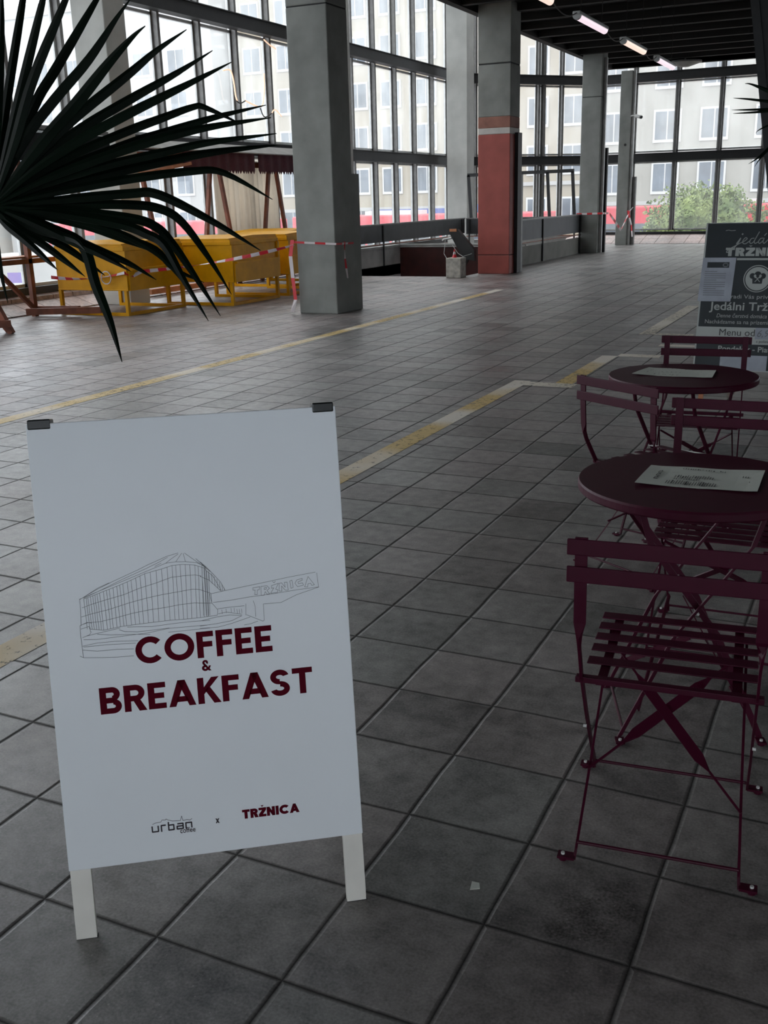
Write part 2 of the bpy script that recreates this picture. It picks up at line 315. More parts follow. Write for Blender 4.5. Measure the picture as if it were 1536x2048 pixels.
# sketch lines of the market hall drawn on the sign, in metres on the sign face
DRAW= [[(0.083, 0.7542), (0.1001, 0.759), (0.1442, 0.7725), (0.177, 0.7832), (0.212, 0.7967), (0.2476, 0.8038), (0.2699, 0.8093), (0.2909, 0.8098), (0.3174, 0.8061), (0.3378, 0.7974), (0.3388, 0.7934), (0.3531, 0.7793), (0.3689, 0.7461)], [(0.0785, 0.7357), (0.0986, 0.7416), (0.129, 0.7485), (0.1653, 0.7559), (0.1982, 0.7666), (0.2348, 0.7751), (0.266, 0.7841), (0.2928, 0.7852), (0.3157, 0.785), (0.3289, 0.7814), (0.3262, 0.7807), (0.3447, 0.7711), (0.3688, 0.7441)], [(0.075, 0.7165), (0.0968, 0.7213), (0.1309, 0.7268), (0.175, 0.7374), (0.2133, 0.7446), (0.244, 0.7487), (0.2767, 0.7516), (0.3076, 0.7547), (0.319, 0.7536), (0.324, 0.7522), (0.3464, 0.7422)], [(0.0725, 0.6992), (0.0858, 0.7028), (0.1138, 0.703), (0.1481, 0.7085), (0.1787, 0.7144), (0.2169, 0.7187), (0.2494, 0.7205), (0.2783, 0.7238), (0.311, 0.7247), (0.3217, 0.7233), (0.3466, 0.7209)], [(0.0911, 0.6889), (0.1178, 0.6839), (0.1538, 0.6883), (0.1804, 0.6896), (0.2184, 0.6909), (0.2585, 0.692), (0.2853, 0.6914), (0.3192, 0.6917), (0.3562, 0.6935)], [(0.083, 0.7542), (0.0834, 0.7386), (0.084, 0.7226), (0.0845, 0.7063), (0.0846, 0.6896)], [(0.0885, 0.7556), (0.0885, 0.7396), (0.0888, 0.7231), (0.0896, 0.7062), (0.0896, 0.6891)], [(0.0915, 0.7566), (0.0924, 0.7403), (0.0928, 0.7235), (0.0938, 0.7062), (0.0946, 0.6883)], [(0.0968, 0.758), (0.0973, 0.7412), (0.0975, 0.7238), (0.0984, 0.7059), (0.0987, 0.6875)], [(0.1017, 0.7596), (0.1026, 0.7421), (0.1028, 0.7241), (0.1032, 0.7056), (0.1036, 0.6866)], [(0.1065, 0.7609), (0.1067, 0.7429), (0.1075, 0.7244), (0.1078, 0.7054), (0.1085, 0.6857)], [(0.1109, 0.7624), (0.1116, 0.7439), (0.1122, 0.7248), (0.1132, 0.705), (0.1133, 0.6848)], [(0.1162, 0.764), (0.1168, 0.7448), (0.1171, 0.7251), (0.1175, 0.7048), (0.1179, 0.6839)], [(0.1243, 0.7663), (0.1245, 0.7463), (0.125, 0.726), (0.1252, 0.7056), (0.1256, 0.6848)], [(0.1305, 0.7684), (0.1313, 0.7481), (0.1318, 0.7275), (0.1321, 0.7067), (0.1322, 0.6857)], [(0.1363, 0.7702), (0.1371, 0.7496), (0.1373, 0.7288), (0.1375, 0.7077), (0.1377, 0.6864)], [(0.1445, 0.7725), (0.1444, 0.7517), (0.1452, 0.7305), (0.1454, 0.709), (0.1456, 0.6873)], [(0.1524, 0.7751), (0.1526, 0.7538), (0.1522, 0.7322), (0.1526, 0.7103), (0.1524, 0.6882)], [(0.1585, 0.7772), (0.1592, 0.7556), (0.1595, 0.7336), (0.1595, 0.7113), (0.1601, 0.6886)], [(0.1651, 0.7795), (0.1655, 0.7573), (0.1652, 0.7348), (0.1653, 0.712), (0.1655, 0.6889)], [(0.1748, 0.7826), (0.1749, 0.7598), (0.1756, 0.7367), (0.1754, 0.7133), (0.1759, 0.6894)], [(0.1827, 0.7855), (0.1831, 0.7622), (0.1834, 0.7385), (0.1837, 0.7144), (0.1839, 0.6897)], [(0.1926, 0.7892), (0.1929, 0.765), (0.1926, 0.7405), (0.1926, 0.7155), (0.1927, 0.69)], [(0.2017, 0.7928), (0.202, 0.7678), (0.2015, 0.7424), (0.2013, 0.7166), (0.2008, 0.6903)], [(0.212, 0.7967), (0.2116, 0.7706), (0.2118, 0.7441), (0.2116, 0.7175), (0.211, 0.6907)], [(0.2235, 0.799), (0.2232, 0.7723), (0.2225, 0.7454), (0.2222, 0.7183), (0.2217, 0.691)], [(0.2358, 0.8015), (0.2353, 0.7742), (0.2347, 0.7467), (0.2334, 0.7191), (0.2326, 0.6913)], [(0.2475, 0.8038), (0.247, 0.7761), (0.2464, 0.7482), (0.2458, 0.72), (0.2454, 0.6916)], [(0.2591, 0.8066), (0.2587, 0.7783), (0.2574, 0.7498), (0.257, 0.7209), (0.2563, 0.6919)], [(0.2697, 0.8093), (0.2693, 0.78), (0.2682, 0.7508), (0.2673, 0.7213), (0.2667, 0.6918)], [(0.2773, 0.8095), (0.2768, 0.7802), (0.2763, 0.7508), (0.276, 0.7212), (0.2751, 0.6916)], [(0.2865, 0.8097), (0.2861, 0.7803), (0.2858, 0.7508), (0.2854, 0.7211), (0.2847, 0.6914)], [(0.2973, 0.8089), (0.2963, 0.7795), (0.2949, 0.7502), (0.294, 0.7208), (0.2929, 0.6914)], [(0.3068, 0.8076), (0.306, 0.7785), (0.3047, 0.7495), (0.3036, 0.7205), (0.3021, 0.6915)], [(0.3173, 0.8061), (0.3164, 0.7772), (0.3149, 0.7486), (0.3137, 0.72), (0.3126, 0.6916)], [(0.3238, 0.8034), (0.3232, 0.7751), (0.3217, 0.7472), (0.3207, 0.7193), (0.3203, 0.6917)], [(0.3316, 0.8002), (0.3306, 0.7728), (0.3303, 0.7456), (0.3296, 0.7187), (0.3286, 0.6922)], [(0.3371, 0.7978), (0.3363, 0.7701), (0.3354, 0.7427), (0.3347, 0.7173), (0.3342, 0.6924)], [(0.3409, 0.791), (0.3404, 0.7657), (0.3394, 0.7408), (0.339, 0.7165), (0.3378, 0.6926)], [(0.3323, 0.8098), (0.3269, 0.6953)], [(0.3363, 0.7995), (0.333, 0.6947)], [(0.34, 0.7972), (0.3372, 0.6943)], [(0.3451, 0.7889), (0.3404, 0.695)], [(0.3287, 0.812), (0.3391, 0.7973)], [(0.3452, 0.7899), (0.3455, 0.7691)], [(0.3506, 0.7845), (0.3508, 0.7627)], [(0.3559, 0.7781), (0.3563, 0.7582)], [(0.3612, 0.7716), (0.3616, 0.7518)], [(0.3665, 0.7652), (0.3665, 0.7473)], [(0.3709, 0.7589), (0.3713, 0.7449)], [(0.3746, 0.7526), (0.3753, 0.7465)], [(0.0746, 0.7545), (0.2571, 0.8153), (0.2781, 0.8164), (0.299, 0.815), (0.3216, 0.8107), (0.3345, 0.8037), (0.348, 0.7896)], [(0.3287, 0.812), (0.3394, 0.8013), (0.3552, 0.7821), (0.3684, 0.765), (0.3767, 0.7464)], [(0.0746, 0.7536), (0.1124, 0.7725), (0.1453, 0.7861), (0.1977, 0.8058), (0.2211, 0.8155), (0.2601, 0.8297), (0.2843, 0.8351)], [(0.0831, 0.7557), (0.1197, 0.7699), (0.1681, 0.7899), (0.2128, 0.8064), (0.2431, 0.8185), (0.2619, 0.8276)], [(0.0794, 0.756), (0.1145, 0.7752), (0.1377, 0.7838)], [(0.2571, 0.8153), (0.2671, 0.8223), (0.2841, 0.8326)], [(0.2781, 0.8164), (0.2919, 0.8339)], [(0.2981, 0.8157), (0.295, 0.833)], [(0.2976, 0.8338), (0.3209, 0.8137), (0.3362, 0.8015)], [(0.2339, 0.8104), (0.2477, 0.8161)], [(0.3204, 0.8196), (0.3399, 0.7992)], [(0.0746, 0.7545), (0.0748, 0.7292), (0.0728, 0.6982)], [(0.0706, 0.6984), (0.0701, 0.6769), (0.0715, 0.6296)], [(0.0709, 0.6983), (0.085, 0.7038), (0.095, 0.7015)], [(0.0718, 0.6908), (0.0879, 0.6947), (0.0905, 0.6925), (0.0902, 0.6847), (0.0919, 0.6826), (0.0882, 0.677), (0.0738, 0.6722)], [(0.0815, 0.6748), (0.1118, 0.6796), (0.1441, 0.6843), (0.1517, 0.6855)], [(0.104, 0.6765), (0.1318, 0.6723), (0.1768, 0.6693), (0.2125, 0.6657)], [(0.0753, 0.6675), (0.1031, 0.6654), (0.1483, 0.6671), (0.2071, 0.6692), (0.2514, 0.6748), (0.3391, 0.6742)], [(0.1495, 0.6818), (0.1604, 0.6768), (0.1866, 0.6736), (0.217, 0.6742), (0.2533, 0.6756)], [(0.1668, 0.686), (0.2176, 0.6821), (0.2655, 0.6843), (0.3001, 0.685), (0.3399, 0.6841)], [(0.2507, 0.6665), (0.2929, 0.6667), (0.3386, 0.6673)], [(0.0722, 0.6541), (0.1024, 0.6579), (0.1399, 0.6577), (0.1869, 0.6544)], [(0.0739, 0.652), (0.1207, 0.6522), (0.1808, 0.6497)], [(0.0715, 0.6457), (0.1009, 0.6404), (0.1422, 0.6401), (0.176, 0.6377)], [(0.0648, 0.6332), (0.0719, 0.6292), (0.109, 0.6257), (0.1408, 0.6234), (0.1747, 0.6229)], [(0.3187, 0.6842), (0.3539, 0.6897), (0.3832, 0.6915), (0.4083, 0.6875), (0.3862, 0.6786), (0.3509, 0.675), (0.3178, 0.6733)], [(0.3174, 0.6683), (0.3561, 0.6675), (0.3857, 0.6727), (0.4256, 0.6829)], [(0.3562, 0.6935), (0.358, 0.7053), (0.3467, 0.7213), (0.3463, 0.7412), (0.3766, 0.7454), (0.4564, 0.7551), (0.5121, 0.7622), (0.5731, 0.7684)], [(0.576, 0.7665), (0.5779, 0.7351), (0.5319, 0.7332), (0.4781, 0.7291), (0.4269, 0.7268), (0.3876, 0.7235), (0.3496, 0.722)], [(0.5789, 0.735), (0.5291, 0.7224), (0.4944, 0.7085), (0.456, 0.7087), (0.4554, 0.673), (0.4523, 0.6712), (0.4182, 0.6886)], [(0.3434, 0.7415), (0.3467, 0.7213)], [(0.3582, 0.7073), (0.3865, 0.7086), (0.4148, 0.7086)], [(0.4186, 0.7126), (0.4167, 0.6877)], [(0.435, 0.7181), (0.438, 0.7048), (0.4378, 0.6827)], [(0.4117, 0.6667), (0.4265, 0.6681), (0.4415, 0.6723)], [(0.3583, 0.6963), (0.376, 0.6986), (0.4085, 0.6905)], [(0.3667, 0.7045), (0.3668, 0.6955)], [(0.3755, 0.7057), (0.3756, 0.6967)], [(0.3863, 0.706), (0.3864, 0.697)], [(0.3931, 0.706), (0.3932, 0.697)], [(0.3987, 0.7025), (0.3988, 0.6934)], [(0.4035, 0.702), (0.4036, 0.693)], [(0.4084, 0.7025), (0.4086, 0.6935)], [(0.4361, 0.746), (0.4509, 0.7472), (0.4495, 0.7408), (0.4455, 0.7405), (0.4444, 0.7302), (0.4389, 0.7307), (0.4406, 0.7406), (0.4358, 0.741), (0.4361, 0.746)], [(0.4535, 0.7474), (0.4667, 0.7478), (0.4715, 0.7418), (0.4659, 0.7373), (0.4713, 0.7298), (0.4653, 0.7293), (0.4619, 0.7356), (0.4593, 0.7278), (0.4528, 0.7278), (0.4535, 0.7474)], [(0.4605, 0.7438), (0.4654, 0.7443), (0.4642, 0.7404), (0.4602, 0.7398), (0.4605, 0.7438)], [(0.4765, 0.7473), (0.4915, 0.751), (0.4847, 0.7386), (0.4896, 0.7371), (0.4881, 0.7312), (0.4733, 0.7306), (0.481, 0.7419), (0.476, 0.7413), (0.4765, 0.7473)], [(0.4791, 0.7561), (0.4822, 0.7528), (0.4856, 0.7565)], [(0.4931, 0.7508), (0.4985, 0.7513), (0.5056, 0.7407), (0.5044, 0.7518), (0.5104, 0.7519), (0.5117, 0.7341), (0.5052, 0.7347), (0.498, 0.7444), (0.4978, 0.7333), (0.4919, 0.7339), (0.4931, 0.7508)], [(0.5164, 0.7537), (0.5211, 0.7553), (0.5228, 0.7391), (0.5179, 0.7375), (0.5164, 0.7537)], [(0.5435, 0.7574), (0.5314, 0.7544), (0.5273, 0.7477), (0.5323, 0.7398), (0.5454, 0.7421), (0.5438, 0.7473), (0.5348, 0.7461), (0.534, 0.7502), (0.5436, 0.7533), (0.5435, 0.7574)], [(0.5566, 0.7602), (0.5693, 0.7409), (0.5632, 0.7399), (0.5615, 0.7447), (0.5555, 0.7442), (0.554, 0.7373), (0.5477, 0.7379), (0.5566, 0.7602)]]
SKYL= [(0.1828, 0.2476), (0.1894, 0.2501), (0.2011, 0.2508), (0.2036, 0.255), (0.211, 0.254), (0.2122, 0.2561), (0.2163, 0.2533), (0.2256, 0.2498), (0.2394, 0.2491), (0.2426, 0.2487), (0.2456, 0.2585), (0.2479, 0.248), (0.2566, 0.2491), (0.2629, 0.2472), (0.2674, 0.25)]
# palm blades: points from the hub to the tip, and blade width
LEAF= [([(0.3376, -0.8557, 1.5339), (0.3243, -0.7936, 1.7319), (0.3091, -0.725, 1.9561)], 0.0176), ([(0.3257, -0.844, 1.534), (0.3031, -0.7493, 1.7362), (0.2897, -0.6572, 1.9321), (0.2717, -0.5933, 2.0456)], 0.0176), ([(0.3138, -0.8323, 1.5341), (0.3549, -0.772, 1.7315), (0.3985, -0.72, 1.9127), (0.4278, -0.7051, 1.9945)], 0.0186), ([(0.3376, -0.8557, 1.5339), (0.3724, -0.8182, 1.646), (0.4075, -0.7817, 1.7671), (0.4648, -0.7324, 1.9046), (0.5013, -0.7128, 1.9722)], 0.0196), ([(0.3257, -0.844, 1.534), (0.3621, -0.7424, 1.7192), (0.3804, -0.6861, 1.7946), (0.4302, -0.6005, 1.9266), (0.4413, -0.5526, 1.9833)], 0.0205), ([(0.3138, -0.8323, 1.5341), (0.3626, -0.772, 1.6619), (0.4136, -0.7324, 1.7352), (0.4723, -0.6913, 1.8056), (0.5195, -0.6532, 1.8787), (0.5455, -0.6345, 1.9142)], 0.0205), ([(0.3376, -0.8557, 1.5339), (0.4286, -0.8032, 1.6486), (0.5013, -0.7757, 1.7179), (0.5679, -0.751, 1.7855), (0.6219, -0.7387, 1.828), (0.6554, -0.7428, 1.8415)], 0.0235), ([(0.3257, -0.844, 1.534), (0.3773, -0.7816, 1.6172), (0.4376, -0.7223, 1.6929), (0.5359, -0.6459, 1.7816), (0.5733, -0.6058, 1.822), (0.62, -0.5632, 1.8603)], 0.0205), ([(0.3138, -0.8323, 1.5341), (0.3699, -0.776, 1.6053), (0.4441, -0.7187, 1.6723), (0.5385, -0.6568, 1.7318), (0.6185, -0.6041, 1.7785), (0.677, -0.5612, 1.8176)], 0.0196), ([(0.3376, -0.8557, 1.5339), (0.4163, -0.8265, 1.5938), (0.5108, -0.7982, 1.6468), (0.6218, -0.7661, 1.6956), (0.7347, -0.7357, 1.739), (0.8217, -0.718, 1.7706)], 0.0186), ([(0.3257, -0.844, 1.534), (0.3985, -0.795, 1.59), (0.4704, -0.7554, 1.6299), (0.5705, -0.7061, 1.6702), (0.6262, -0.6788, 1.6896), (0.6826, -0.6515, 1.708), (0.7051, -0.6422, 1.7063), (0.7772, -0.6269, 1.6715)], 0.0176), ([(0.3138, -0.8323, 1.5341), (0.3876, -0.77, 1.5887), (0.4242, -0.7363, 1.6059), (0.5372, -0.6679, 1.6492), (0.5864, -0.6297, 1.6663), (0.6809, -0.5726, 1.6943), (0.7686, -0.5204, 1.7139)], 0.0176), ([(0.3376, -0.8557, 1.5339), (0.4333, -0.8205, 1.5776), (0.5355, -0.7905, 1.6109), (0.6558, -0.7551, 1.6435), (0.7635, -0.7285, 1.663), (0.8872, -0.6998, 1.6742)], 0.0176), ([(0.3257, -0.844, 1.534), (0.4277, -0.8019, 1.5723), (0.5363, -0.7643, 1.6023), (0.655, -0.7263, 1.6239), (0.746, -0.7001, 1.6386), (0.875, -0.663, 1.649)], 0.0166), ([(0.3138, -0.8323, 1.5341), (0.3986, -0.7718, 1.5656), (0.4733, -0.7229, 1.5834), (0.5389, -0.6776, 1.5997), (0.6685, -0.6075, 1.6246), (0.7793, -0.5486, 1.6348), (0.7946, -0.5255, 1.6349)], 0.0186), ([(0.3376, -0.8557, 1.5339), (0.456, -0.809, 1.5567), (0.5961, -0.7598, 1.5774), (0.7177, -0.7203, 1.5882), (0.7811, -0.7058, 1.5826), (0.8778, -0.6951, 1.5315)], 0.0166), ([(0.3257, -0.844, 1.534), (0.4556, -0.811, 1.5428), (0.6057, -0.7759, 1.5507), (0.6752, -0.7719, 1.547), (0.7951, -0.7676, 1.4934), (0.892, -0.7703, 1.4428)], 0.0176), ([(0.3138, -0.8323, 1.5341), (0.4235, -0.7775, 1.5337), (0.5575, -0.7191, 1.5308), (0.6143, -0.6893, 1.5206), (0.6518, -0.6717, 1.4927), (0.7041, -0.6632, 1.4214), (0.7468, -0.6574, 1.3517)], 0.0176), ([(0.3376, -0.8557, 1.5339), (0.4518, -0.8098, 1.5251), (0.5898, -0.7629, 1.5066), (0.6402, -0.7455, 1.4886), (0.6712, -0.739, 1.4571), (0.7146, -0.7371, 1.3985), (0.7717, -0.7376, 1.3183)], 0.0176), ([(0.3257, -0.844, 1.534), (0.458, -0.8177, 1.5186), (0.5942, -0.7968, 1.4954), (0.6589, -0.799, 1.4764), (0.7052, -0.8081, 1.4555), (0.759, -0.8283, 1.3926), (0.8208, -0.8484, 1.3224)], 0.0176), ([(0.3138, -0.8323, 1.5341), (0.4684, -0.7803, 1.5006), (0.5558, -0.7538, 1.471), (0.6254, -0.7327, 1.4438), (0.6601, -0.7262, 1.408), (0.719, -0.7092, 1.3792)], 0.0176), ([(0.3376, -0.8557, 1.5339), (0.3949, -0.8188, 1.5104), (0.487, -0.7822, 1.4604), (0.5661, -0.747, 1.4197), (0.6132, -0.7209, 1.3841)], 0.0166), ([(0.3257, -0.844, 1.534), (0.405, -0.8431, 1.508), (0.5008, -0.8438, 1.4724), (0.5847, -0.8472, 1.4417), (0.6595, -0.8541, 1.4102)], 0.0166), ([(0.3138, -0.8323, 1.5341), (0.3915, -0.816, 1.5056), (0.4449, -0.8089, 1.4866), (0.5048, -0.8032, 1.4565), (0.541, -0.8197, 1.3826), (0.5793, -0.8336, 1.3149), (0.6144, -0.8511, 1.2394)], 0.0205), ([(0.3376, -0.8557, 1.5339), (0.3625, -0.8196, 1.4995), (0.4334, -0.775, 1.4536), (0.4977, -0.7371, 1.3934)], 0.0157), ([(0.3257, -0.844, 1.534), (0.3765, -0.8476, 1.4973), (0.4531, -0.8475, 1.4571), (0.5435, -0.8484, 1.4)], 0.0147), ([(0.3138, -0.8323, 1.5341), (0.3538, -0.8511, 1.5044), (0.4261, -0.8661, 1.4647), (0.5077, -0.8816, 1.4143)], 0.0147), ([(0.3376, -0.8557, 1.5339), (0.3201, -0.8394, 1.5074), (0.3203, -0.8398, 1.4038), (0.3185, -0.8299, 1.3434)], 0.0088), ([(0.3257, -0.844, 1.534), (0.4432, -0.8024, 1.5139), (0.5308, -0.7756, 1.491), (0.5983, -0.7574, 1.4632), (0.6571, -0.7456, 1.4245), (0.7246, -0.743, 1.3486)], 0.0137), ([(0.3138, -0.8323, 1.5341), (0.4181, -0.8328, 1.4916), (0.4862, -0.8406, 1.4771), (0.5336, -0.8537, 1.4679), (0.5719, -0.8727, 1.4504)], 0.0157)]
RLEAF= [([(1.6811, 1.0316, 1.7519), (1.5354, 0.983, 1.8162), (1.5016, 0.9693, 1.8242)], 0.0123), ([(1.6811, 1.0316, 1.7519), (1.5436, 0.9736, 1.7768), (1.4754, 0.9431, 1.7844)], 0.0082), ([(1.6811, 1.0316, 1.7519), (1.553, 0.9692, 1.7507), (1.4737, 0.9309, 1.7509)], 0.0072), ([(1.6811, 1.0316, 1.7519), (1.5564, 0.9687, 1.7443), (1.4788, 0.93, 1.741)], 0.0072), ([(1.6811, 1.0316, 1.7519), (1.5613, 0.9554, 1.698), (1.5459, 0.9424, 1.6817)], 0.0072), ([(1.6811, 1.0316, 1.7519), (1.5764, 0.9402, 1.6318), (1.535, 0.9088, 1.598)], 0.0103), ([(1.6811, 1.0316, 1.7519), (1.5767, 0.9394, 1.629), (1.5518, 0.9139, 1.5892)], 0.0082), ([(1.6811, 1.0316, 1.7519), (1.6189, 0.9475, 1.5928), (1.6065, 0.918, 1.5232)], 0.0103), ([(1.6811, 1.0316, 1.7519), (1.5873, 1.0322, 1.8875), (1.565, 1.0501, 1.9721)], 0.0103)]

# ================================================================== STRUCTURE
GX = -10.2          # plane of the left glazing
GY = 32.2           # plane of the rear glazing
PX0, PX1, PY0, PY1 = -9.0, -5.75, 17.35, 26.0      # stairwell opening
fl = MB()
def slab(x0, x1, y0, y1): fl.box(x0, x1, y0, y1, -.25, 0)
slab(-3.98, 12, -12, 33.0); slab(PX1, -3.98, PY0, 33.0); slab(-9.6, PX1, PY1, 33.0)
struct('floor', fl, M['paving'])
fl = MB()
slab(-9.6, -3.98, -12, PY0); slab(-9.6, PX0, PY0, PY1)
struct('floor', fl, M['paving_warm'])
# sloping slab strips that run along the foot of the glass
def wedge(name, poly, o, ax, ay, az, m): return struct(name, MB().prism(poly, o, ax, ay, az), m)
wedge('trim_1', [(0,0),(0,.02),(-.42,.16),(-.42,.22),(-.66,.30),(-.66,-.25),(0,-.25)], (-9.6,-12,0), (1,0,0), (0,0,1), (0,40.6,0), M['paving_sill'])
wedge('trim_2', [(0,0),(0,.01),(1.15,.24),(1.15,-.3),(0,-.3)], (-7.6,30.9,0), (0,1,0), (0,0,1), (20,0,0), M['paving_sill'])
struct('trim_3', MB().box(-10.30,-10.1,-12,28.6,.22,.36), M['steel_dark'])
struct('trim_4', MB().box(-7.1,12,32.05,32.3,.20,.32), M['steel_dark'])
# glazing bays -----------------------------------------------------
Z0, Z1, Z2, Z3, Z4 = .36, 2.58, 4.92, 7.25, 8.6
nwin = [0]
def bay(p, q, first_only=False):
    """one glazing bay between p and q: slim mullion at p, frames and panes in four tiers"""
    nwin[0] += 1
    p, q = Vector(p), Vector(q); d = (q-p).normalized(); L = (q-p).length; nrm = Vector((-d.y, d.x, 0))   # outward
    root = sempty('window_%d' % nwin[0])
    mb = MB()
    mb.obox(p-d*.035-nrm*.09, d*.07, nrm*.19, (0,0,Z4-Z0))                      # deep mullion
    obj('mullion', mb, M['steel_grey'], root); mb = MB()
    mb.obox(p+d*.035+nrm*.02, d*.045, nrm*.05, (0,0,Z4-Z0)); mb.obox(q-d*.08+nrm*.02, d*.045, nrm*.05, (0,0,Z4-Z0))
    for z in (Z0, Z1-.16, Z1+.16, Z2-.16, Z2+.14, Z3-.1, Z3+.1): mb.obox(p+d*.035+nrm*.02+Vector((0,0,z-Z0)), d*(L-.07), nrm*.05, (0,0,.05))
    obj('sash_frame', mb, M['alu'], root)
    g1 = MB(); g1.obox(p+d*.08+nrm*.045+Vector((0,0,.05)), d*(L-.16), nrm*.006, (0,0,Z1-.21-Z0)); obj('pane', g1, M['glass_clear'], root)
    g2 = MB()
    for a, b in ((Z1+.2, Z2-.16), (Z2+.19, Z3-.1), (Z3+.15, Z4)): g2.obox(p+d*.08+nrm*.045+Vector((0,0,a-Z0)), d*(L-.16), nrm*.006, (0,0,b-a))
    obj('pane', g2, M['glass_dirty'], root)
ys = [-11.3+1.26*i for i in range(40)]
ys = [y for y in [12.57-1.26*k for k in range(19, 0, -1)]+[12.57+1.26*k for k in range(0, 13)]]+[28.5]
for a, b in zip(ys[:-1], ys[1:]): bay((GX, a, Z0), (GX, b, Z0))
c0, c1 = Vector((GX, 28.5, Z0)), Vector((-6.97, GY, Z0))
k4 = [0, .125, .36, .576, .617, .753, 1.0]
for a, b in zip(k4[:-1], k4[1:]): bay(c0.lerp(c1, a), c0.lerp(c1, b))
xs = [-6.97, -5.66, -4.34, -3.02, -1.72, -.42, .88, 2.18, 3.48, 4.78, 6.08, 7.38, 8.68, 9.98, 11.28]
for a, b in zip(xs[:-1], xs[1:]): bay((a, GY, Z0), (b, GY, Z0))
# horizontal steel girts
def girt(name, z0, z1):
    for i, (a, b) in enumerate(((Vector((GX,-12,0)), c0), (c0, c1), (c1, Vector((12,GY,0))))):
        a = Vector((a.x, a.y, z0)); b = Vector((b.x, b.y, z0)); d = (b-a).normalized(); n_ = Vector((d.y, -d.x, 0))
        mb = MB(); mb.obox(a-n_*.0+n_*.09, b-a, n_*.17, (0,0,z1-z0)); mb.obox(a+n_*.07+Vector((0,0,-.012)), b-a, n_*.23, (0,0,.02)); mb.obox(a+n_*.07+Vector((0,0,z1-z0-.008)), b-a, n_*.23, (0,0,.02))
        struct('trim_%d' % (name+i), mb, M['steel_dark'])
girt(10, 2.47, 2.70); girt(20, 4.82, 5.06); girt(30, 7.15, 7.4)
# roof over the hall, mezzanine slab, remaining walls
rf = MB().box(-10.6, -9.9, -12.2, 32.6, 8.6, 8.8).box(-6.4, 12.2, -12.2, 32.6, 8.6, 8.8)
for k in range(13): rf.box(-9.9, -6.4, -12.2+k*3.6, -12.2+k*3.6+2.1, 8.6, 8.8)  # gaps between these strips added to let daylight through the unseen roof
struct('ceiling', rf, M['roof'])
sk = MB().box(-9.9, -6.4, -12.2, 32.6, 8.68, 8.70); struct('window_90', sk, M['glass_dirty'])  # added skylight glass, out of view, brightens the left side of the hall
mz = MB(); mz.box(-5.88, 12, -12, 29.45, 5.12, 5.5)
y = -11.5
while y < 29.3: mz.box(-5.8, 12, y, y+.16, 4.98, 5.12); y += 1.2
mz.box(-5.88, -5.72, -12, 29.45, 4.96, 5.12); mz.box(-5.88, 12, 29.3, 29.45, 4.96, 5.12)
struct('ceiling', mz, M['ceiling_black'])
struct('wall_right', MB().box(12, 12.2, -2, 32.6, -.2, 8.7).box(12, 12.2, -12.2, -2, -.2, .8).box(12, 12.2, -12.2, -2, 2.6, 8.7), M['roof'])
struct('window_91', MB().box(12.08, 12.10, -12.2, -2, .8, 2.45), M['glass_clear'])  # added window and wall opening, out of view, daylight for the sign front
wb = MB(); wb.box(-10.4, 12, -9.2, -9, 2.5, 8.6); wb.box(-10.4, -2, -9.2, -9, 0, 2.5); wb.box(-2, 12, -9.2, -9, -.2, .8)
struct('window_92', MB().box(-2, 12, -9.12, -9.10, .8, 2.45), M['glass_clear'])  # added window behind the camera, unseen, its opening lights the sign face
struct('wall_back', wb, M['roof'])
# stairwell lining
struct('wall_left', MB().box(PX0-.12, PX0, PY0, 21.5, -3, .42).box(PX0-.14, PX0+.02, PY0, 21.5, .42, .46), M['plaster'])
struct('wall_front', MB().box(PX0, PX1, PY0-.12, PY0, -3, -.002).box(PX0-.12, PX1+.12, PY0-.1, PY1, -3.1, -3), M['plaster'])
rp = MB(); rp.box(PX0, PX1, 21.5, 21.56, -3, .43); struct('wall_rear', rp, M['darkred'])
struct('trim_40', MB().box(PX0, PX1, 21.48, 21.58, .43, .47).tube([(PX0,21.5,.40),(PX1,21.5,.40)], .018), M['plaster'])
struct('floor', MB().box(PX0, PX1, 21.56, PY1, -.25, 0), M['paving_sill'])
st = MB(); st.prism([(0,.40),(2.1,-1.35),(2.1,-1.8),(0,-1.8)], (PX0+.02,PY0,0), (0,1,0), (0,0,1), (.05,0,0)); 
for i in range(7): st.box(PX0+.05, PX1-.8, PY0+.25+i*.28, PY0+.53+i*.28, -.35-i*.17-.2, -.2-i*.17)
struct('trim_41', st, M['steel_dark'])
# ------------------------------------------------------------------ pillars
def pillar(x0, x1, y0, y1, z, m, label, joints=(), bands=None):
    t = thing('pillar', label, 'pillar', (x0, y0, 0), 0, 'concrete pillars')
    if bands:
        segs = bands
        for nm, a, b, mm in segs: obj(nm, MB().box(0, x1-x0, 0, y1-y0, a, b), mm, t, bevel=.012)
    else:
        mb = MB(); last = 0
        for j in list(joints)+[z]:
            mb.box(0, x1-x0, 0, y1-y0, last, j-.012); last = j+.0
        obj('shaft', mb, m, t, bevel=.015)
    for j in joints: obj('joint', MB().box(.008, x1-x0-.008, .008, y1-y0-.008, j-.02, j+.008), M['joint'], t)
    return t
t = pillar(-5.575, -4.96, 10.5, 11.08, 8.6, M['concrete'], 'grey concrete pillar wrapped with red and white tape beside the yellow carts', joints=(4.0,))
obj('cable_channel', MB().box(.50, .61, .58, .80, 0, 1.89), M['concrete'], t)
obj('junction_box', MB().box(.42, .50, .58, .66, 2.42, 2.55), M['steel_dark'], t)
tr_ = pillar(-5.70, -5.02, 18.15, 18.75, 8.6, M['concrete'], 'pillar with its lower part painted brick red below a white band', joints=(.385, 4.03),
       bands=[('red_base', 0, .375, M['red_paint']), ('red_shaft', .385, 2.72, M['red_paint']), ('white_band', 2.72, 2.84, M['white_paint']), ('faded_band', 2.84, 3.05, M['faded_paint']), ('shaft', 3.05, 4.01, M['concrete']), ('shaft', 4.035, 8.6, M['concrete'])])
